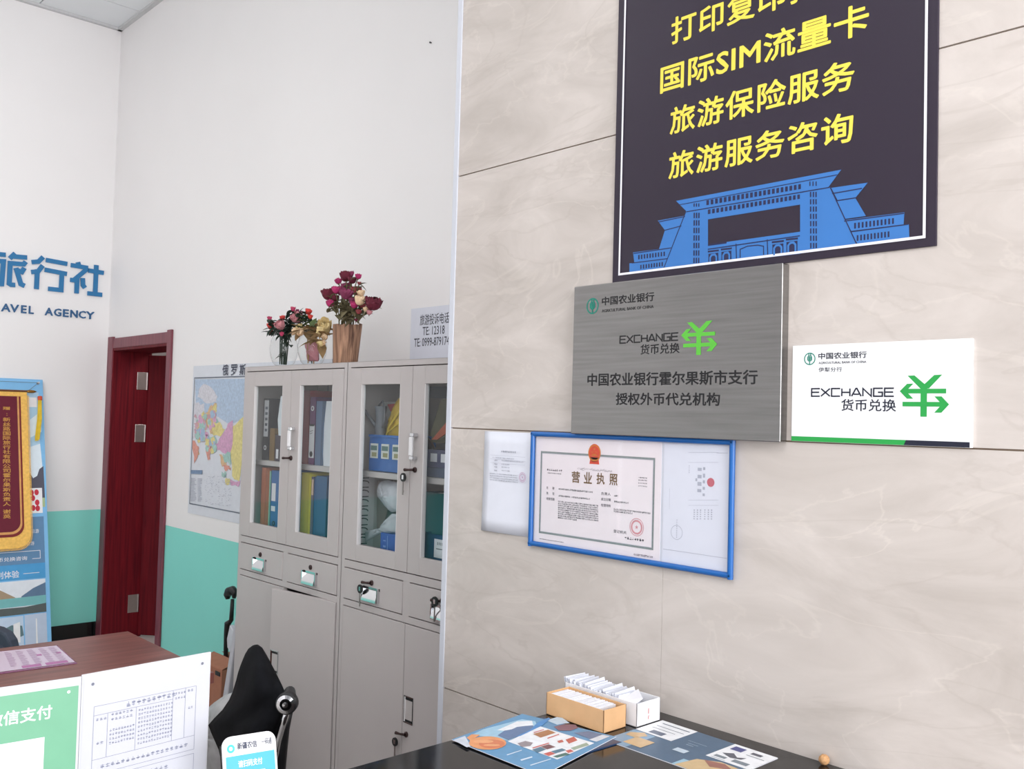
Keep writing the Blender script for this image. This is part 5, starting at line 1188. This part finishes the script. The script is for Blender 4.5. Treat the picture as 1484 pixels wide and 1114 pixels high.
# ------------------------------------------------------------------ upright display stands at the counter's far edge
M_ACR = mat('clear_white_acrylic', (206, 208, 214), .2, var=.01)
def stand(name, pa, pb, z1, label, tilt=0.03):
    """A4 sheet holder standing on the counter: face from pa to pb (top edge), foot behind"""
    a, b = Vector((pa[0], pa[1], 0)), Vector((pb[0], pb[1], 0)); u = (b - a).normalized(); n_ = Vector((u.y, -u.x, 0))
    if n_.x < 0: n_ = -n_
    fr_ = Frame((a.x, a.y, z1), u, (0, 0, 1), n_); wd = (b - a).length
    t = thing(name, (a.x, (a.y + b.y) / 2, CT), label, 'display stand')
    MB().obox(fr_, 0, wd, -(z1 - CT) + .001, 0, -.004, 0).build('panel', M_ACR, t, bevel=.001)
    MB().obox(fr_, .01, wd - .01, -(z1 - CT) + .0005, -(z1 - CT) + .004, -.03, .07).build('foot', M_ACR, t, bevel=.001)
    return t, fr_, wd
t, fr_, wd = stand('notice_stand', at_z(119.2, 978, 1.19), at_z(306.2, 944.3, 1.19), 1.19, 'white sheet stand with a grey printed table, right of the green payment sign')
MB().rect(fr_, .003, wd - .003, -.268, -.003, .0006).build('sheet', mat('laminated_paper', (203, 205, 214), .5, var=.01), t)
ln = MB()
def gl(a0, b0, a1, b1, w_=.0006): ln.strokes(fr_, [[(a0, b0), (a1, b1)]], w_, .001)
L_, R_ = .020, wd - .026
for zz in (-.052, -.134, -.157, -.164): gl(L_, zz, R_, zz)
for xx in (L_, R_): gl(xx, -.052, xx, -.157); gl(xx, -.164, xx, -.265)
for xx in (.042, .088): gl(xx, -.066, xx, -.134)
for xx in (.150, .172): gl(xx, -.052, xx, -.134)
gl(L_, -.066, .150, -.066)
rr = random.Random(3)
def dash2(a0, a1, b0, h_, unit):
    x = a0
    while x < a1:
        for _ in range(4): q = rr.uniform(0, .75); ln.rect(fr_, x, x + unit * rr.uniform(.5, .8), b0 + h_ * q, b0 + h_ * (q + .12), .001)
        ln.rect(fr_, x + unit * .3, x + unit * .38, b0, b0 + h_, .001); x += unit
dash2(.072, .150, -.063, .0085, .0085)
for k in range(9): dash2(.092, .148, -.074 - k * .0066, .0042, .0046)
for k in range(4): dash2(.046, .084, -.096 - k * .0066, .0042, .0046)
for k in range(2): dash2(.048, .084, -.072 - k * .0075, .0045, .006); dash2(.154, .170, -.060 - k * .008, .004, .005)
dash2(.024, .040, -.075, .0045, .006); dash2(.026, .038, -.112, .0045, .006); dash2(.176, R_ - .004, -.060, .005, .006); dash2(.178, R_ - .006, -.088, .004, .005)
dash2(.034, .176, -.150, .0065, .0082); dash2(.072, .146, -.178, .0075, .0085)
for k in range(10): dash2(.03, .176 - rr.uniform(0, .03), -.190 - k * .0066, .0042, .0048)
ln.build('printed_table', mat('faint_grey_print', (140, 145, 168), .8, var=.02), t)
MB().disc(fr_, .0165, -.0165, .0024, .0014, 14).disc(fr_, wd - .0165, -.0165, .0024, .0014, 14).build('pin', mat('grey_pin', (120, 124, 140), .4), t)
t, fr_, wd = stand('payment_stand', at_z(-52, 1003.6, 1.188), at_z(118.6, 980.2, 1.188), 1.188, 'green and white mobile payment sign at the left end of the counter')
MB().rect(fr_, .003, wd - .004, -.268, -.0125, .0006).build('green_print', mat('payment_green', (116, 176, 144), .4, var=.03), t)
MB().rect(fr_, .012, wd - .049, -.268, -.082, .001).build('white_panel', M_PAPER, t)
MB().text(fr_, '用微信支付', wd - .150, -.056, .110, .021, .001, .02).build('lettering', M_PAPER, t)
MB().disc(fr_, wd - .018, -.020, .0024, .0012, 14).build('pin', M_PAPER, t)
# rounded payment plate leaning back
pa, pb = Vector((-1.425, .715, 0)), Vector((-1.425, .805, 0))
pl = thing('payment_plate', (-1.39, .745, CT), 'rounded white and sky blue scan-to-pay plate leaning before the black chair', 'display stand')
ctr = at_x(361, 1063, -1.40); h_ = ctr.z - CT
le = math.radians(20); up_ = Vector((-math.sin(le), .0, math.cos(le))); rt = Vector((.10, 1, -.035)).normalized(); nn = rt.cross(up_).normalized(); up_ = nn.cross(rt).normalized()
if nn.x < 0: nn = -nn
F_PL = Frame(ctr, rt, up_, nn); hw = .0445; Lh = h_ / math.cos(le) - .004; rc = .015
def rounded(w_, top, bot, r): 
    pts = []
    for cx_, cz_, t0 in ((w_ - r, top - r, 0), (-w_ + r, top - r, 90), (-w_ + r, bot + r, 180), (w_ - r, bot + r, 270)):
        for k in range(7): t = math.radians(t0 + 15 * k); pts.append((cx_ + r * math.cos(t), cz_ + r * math.sin(t)))
    return pts
MB().fprism(F_PL, rounded(hw, 0, -Lh, rc), -.006, 0).build('plate', M_WHITE, pl, bevel=.001)
MB().rect(F_PL, -hw + .004, hw - .004, -Lh + .01, -.030, .0004).build('blue_print', mat('sky_blue_print', (70, 172, 216), .4, var=.01), pl)
MB().poly(F_PL, [(-.022, -Lh + .02), (.023, -Lh + .02), (.023, -.056), (-.022, -.056)], .0008).build('white_panel', M_PAPER, pl)
MB().text(F_PL, '新疆农信', -.021, -.0215, .033, .0105, .0005, .02).text(F_PL, '一码通', .020, -.0200, .017, .0095, .0005, .01).build('lettering', mat('dark_slate_print', (70, 76, 96), .6), pl)
MB().ring(F_PL, -.0315, -.0185, .003, .0065, .0005, 24).build('emblem', mat('cyan_emblem', (70, 190, 230), .5), pl)
MB().text(F_PL, '请扫码支付', -.021, -.0485, .040, .0105, .0008, .02).build('lettering', M_PAPER, pl)
MB().box(-1.44, -1.385, .70, .79, CT + .0005, CT + .008).build('foot', M_WHITE, pl, bevel=.003)

# ------------------------------------------------------------------ reddish desk with a laminated sheet
M_DESK = wood('reddish_brown_desk', (104, 56, 52), (140, 84, 74), .32, (9, .8, 1), 4, .8)
dk_ = thing('office_desk', (-3.26, .6, 0), 'reddish brown wooden desk standing before the left wall', 'desk')
MB().box(-3.635, -2.90, -.40, 1.417, .715, .75).build('desktop', M_DESK, dk_, bevel=.003)
for y0_ in (-.36, 1.355): MB().box(-3.60, -2.94, y0_, y0_ + .03, 0, .715).build('side_panel', M_DESK, dk_, bevel=.002)
MB().box(-3.585, -3.565, -.33, 1.355, .25, .715).build('modesty_panel', M_DESK, dk_, bevel=.001)
ls = thing('laminated_sheet', (-3.42, .95, .75), 'pink and white laminated price sheet lying on the reddish desk', 'sheet')
F_D = flat(.7505)
pts = [tuple(at_z(*p, .75)[:2]) for p in ((-60, 950.5), (83, 935.3), (112, 961.5), (-60, 985))]
A_, B_, C_, D_ = [Vector(p) for p in pts]
MB().fprism(F_D, pts, 0, .0012).build('film', mat('plum_edge_film', (128, 62, 110), .2, var=.03), ls)
def LS(u, v): q = A_.lerp(B_, u).lerp(D_.lerp(C_, u), v); return (q.x, q.y)
MB().poly(F_D, [LS(.01, .02), LS(.985, .02), LS(.99, .93), LS(.01, .93)], .0016).build('sheet', mat('pale_pink_sheet', (218, 202, 222), .3, var=.02), ls)
b_ = MB()
for u0, u1, v in ((.53, .70, .86), (.74, .94, .86)): b_.poly(F_D, [LS(u0, v - .06), LS(u1, v - .06), LS(u1, v + .05), LS(u0, v + .05)], .002)
for u0 in (.72, .91): b_.poly(F_D, [LS(u0, .36), LS(u0 + .05, .36), LS(u0 + .05, .44), LS(u0, .44)], .002)
b_.build('magenta_print', mat('magenta_bar', (184, 112, 170), .4), ls)
b_ = MB()
for c0 in (.44, .55, .66, .78, .88):
    for k in range(13):
        v = .10 + k * .055; b_.poly(F_D, [LS(c0, v), LS(c0 + rr.uniform(.03, .08), v), LS(c0 + .06, v + .018), LS(c0, v + .018)], .002)
b_.build('fine_print', mat('mauve_print', (170, 132, 170), .6), ls)

# ------------------------------------------------------------------ black mesh chair by the cabinets
ch = thing('office_chair', (-2.25, 1.25, 0), 'black office chair with a pointed cloth back and chrome arm joint before the cabinets', 'chair')
M_CLOTH = mat('black_chair_cloth', (15, 16, 20), .9, var=.3, scale=25, spec=.15)
rows = [(937, 369, 372.5), (941, 363, 378), (948, 358.5, 382), (955, 355.5, 386), (965, 351.5, 391), (975, 348, 396.5), (985, 345.5, 402), (995, 342.5, 408.5), (1003, 340, 413), (1015, 335, 411), (1030, 325, 408), (1042, 313, 405.5), (1050, 305, 404), (1060, 309, 402), (1085, 320, 398), (1130, 330, 394), (1180, 333, 390), (1230, 334, 386)]
NU = 12; V = []
for py, pl_, pr_ in rows:
    for i in range(NU + 1):
        u = i / NU; w_ = (pr_ - pl_) / 100
        V.append(tuple(at_y(pl_ + (pr_ - pl_) * u, py, 1.2 - .05 * math.sin(math.pi * u) * min(1, w_ * 2) + .012 * math.sin(u * 9 + py * .07) * min(1, w_))))
cl_ = MB().add(V, [(r * (NU + 1) + i, r * (NU + 1) + i + 1, (r + 1) * (NU + 1) + i + 1, (r + 1) * (NU + 1) + i) for r in range(len(rows) - 1) for i in range(NU)])
cl_.build('backrest', M_CLOTH, ch, smooth=True, solid=.012)
_j = at_y(419.5, 1016.5, 1.175); jx, jy, jz = _j.x, _j.y, _j.z
MB().tube([(jx - .06, jy + .035, jz + .004), (jx, jy, jz)], [.014, .018], 12).build('arm_bracket', M_BLACK, ch)
ax = Vector((.70, -.70, .0))
kn = MB().lathe([(.0, -.004), (.024, -.004), (.026, .0), (.026, .016), (.022, .020), (.020, .020)], (jx, jy - .004, jz), ax, 24).build('arm_joint', M_BLACK, ch, smooth=False)
MB().lathe([(.020, .017), (.022, .021), (.014, .023), (.013, .021)], (jx, jy - .004, jz), ax, 24).lathe([(.0, .026), (.007, .025), (.008, .021)], (jx, jy - .004, jz), ax, 16).build('chrome_ring', M_CHROME, kn)
RD = [at_y(*p, 1.19) for p in ((416.5, 1028), (410, 1050), (403.5, 1072), (398, 1100), (392, 1150), (388, 1210))]
MB().tube(RD, .0075, 10).build('chrome_rod', M_CHROME, ch, smooth=True)
TB = [at_y(*p, 1.22) for p in ((417, 1030), (412, 1055), (409, 1085), (405, 1130), (400, 1210))]
MB().tube(TB, .0135, 10).build('frame_tube', M_BLACK, ch, smooth=True)
MB().tube([(-2.37, 1.19, .46), (-2.36, 1.20, .60), (-2.385, 1.20, .70)], .012, 10).build('frame_tube', M_BLACK, ch, smooth=True)
MB().box(-2.40, -2.06, 1.20, 1.62, .43, .485).build('seat', M_CLOTH, ch, bevel=.02, seg=4)
MB().tube([(-2.23, 1.42, .12), (-2.23, 1.42, .43)], .022, 14).build('gas_column', M_CHROME, ch)
for k in range(5):
    t = 2 * math.pi * k / 5 + .3; e_ = (-2.23 + .28 * math.cos(t), 1.42 + .28 * math.sin(t), .075)
    lg_ = MB().tube([(-2.23, 1.42, .115), e_], [.022, .014], 10).build('leg', M_BLACK, ch)
    MB().lathe([(.0, -.022), (.026, -.020), (.028, 0), (.026, .020), (.0, .022)], (e_[0], e_[1], .0285), (math.sin(t), -math.cos(t), 0), 16).tube([(e_[0], e_[1], .03), (e_[0], e_[1], .078)], .006, 8).build('caster', M_BLACK, lg_)

# ------------------------------------------------------------------ odds and ends beside the cabinet
cbx = thing('cardboard_carton', (-4.52, 2.29, 0), 'brown cardboard carton on the floor against the turquoise wall', 'carton')
M_CARD = mat('brown_cardboard', (168, 112, 88), .8, var=.06)
MB().box(-4.66, -4.385, 2.18, 2.40, 0, .318).build('box', M_CARD, cbx, bevel=.003)
MB().prism([(-4.66, 2.18, .318), (-4.385, 2.18, .318), (-4.395, 2.26, .345), (-4.65, 2.26, .345)], (0, .003, .003)).prism([(-4.66, 2.40, .318), (-4.385, 2.40, .318), (-4.40, 2.31, .338), (-4.65, 2.31, .338)], (0, -.003, .003)).build('flap', M_CARD, cbx)
MB().box(-4.45, -4.40, 2.177, 2.18, .285, .305).build('hand_hole', M_BLACK, cbx)
gp_ = thing('folded_panel', (-4.36, 2.25, 0), 'pale grey folded panel leaning beside the left cabinet', 'panel')
a, b = at_y(342, 885, 2.06), at_y(319, 1030, 2.06); dirv = (b - a).normalized()
b0_ = a + dirv * ((a.z - .004) / -dirv.z); top_ = a - dirv * .05
MB().prism([tuple(top_ + Vector((.0, 0, 0))), tuple(top_ + Vector((.035, 0, 0))), tuple(b0_ + Vector((.05, 0, 0))), tuple(b0_)], (0, .10, 0)).build('panel', mat('pale_grey_panel', (196, 196, 204), .4, var=.02), gp_, bevel=.006)
m_ = (a * .35 + b * .65)
P = [at_y(*p, 2.10) for p in ((333, 905), (328.5, 925), (329, 938), (333, 945), (338, 915))]
MB().prism([tuple(p) for p in P], (0, .02, 0)).build('rounded_pad', mat('white_grey_pad', (204, 208, 216), .5), gp_, bevel=.004)
bk = thing('hooked_pole', (-4.46, 2.3, 0), 'black pole with a hooked knob top standing behind the pale grey panel', 'pole')
HP = lambda px, py: at_y(px, py, 2.30)
foot = HP(326.5, 960); 
MB().tube([HP(337, 868), HP(336, 885), HP(335, 899)], [.010, .011, .012], 10).tube([HP(333, 901), HP(330, 903), HP(328.5, 918), HP(327.5, 935), HP(327, 955), Vector((foot.x - .01, 2.30, .01))], [.012, .017, .014, .012, .011, .011], 10).tube([HP(335, 898), HP(332, 903)], .011, 10).build('pole', M_BLACK, bk, smooth=True)
MB().tube([HP(330, 868), HP(329.5, 862), HP(332, 857), HP(337, 855.5), HP(340.5, 858), HP(339, 866)], [.010, .020, .024, .024, .018, .010], 12).build('hook_knob', M_BLACK, bk, smooth=True)
bg_ = crumple('plastic_bag', [(p.x, p.z) for p in (at_y(*q, 1.82) for q in ((298, 1048), (310, 1030), (325, 1020), (340, 1015), (346, 1060), (340, 1110), (330, 1160), (296, 1160)))], 1.82, .07, (196, 196, 198), 'pale grey spotted plastic bag on the floor behind the black chair', 'bag', .35, seed=31, bm_=.02)
bg_.location.z = 0

sc_ = thing('office_chair', (-4.1, 1.35, 0), 'dark slate chair back peeking over the far desk edge before the blue board', 'chair')
P = [at_y(*p, 1.30) for p in ((-30, 905), (-6, 911), (6, 918), (13, 929), (17, 945), (18, 990), (-30, 990))]
MB().prism([tuple(p) for p in P], (-.04, .05, 0)).build('backrest', mat('slate_chair_cloth', (58, 68, 84), .8, var=.1), sc_, bevel=.012)
cx_, cy_ = P[2].x - .12, 1.33
MB().box(cx_ - .22, cx_ + .2, cy_ - .35, cy_ + .02, .42, .48).build('seat', mat('slate_chair_cloth', (58, 68, 84)), sc_, bevel=.02)
MB().box(cx_ - .03, cx_ + .03, cy_ + .01, cy_ + .04, .46, P[5].z + .04).build('back_post', M_BLACK, sc_)
MB().tube([(cx_, cy_ - .16, .06), (cx_, cy_ - .16, .43)], .025, 12).build('gas_column', M_BLACK, sc_)
MB().lathe([(0, 0), (.25, .0), (.25, .02), (.04, .07), (0, .07)], (cx_, cy_ - .16, 0), seg=24).build('base', M_BLACK, sc_)
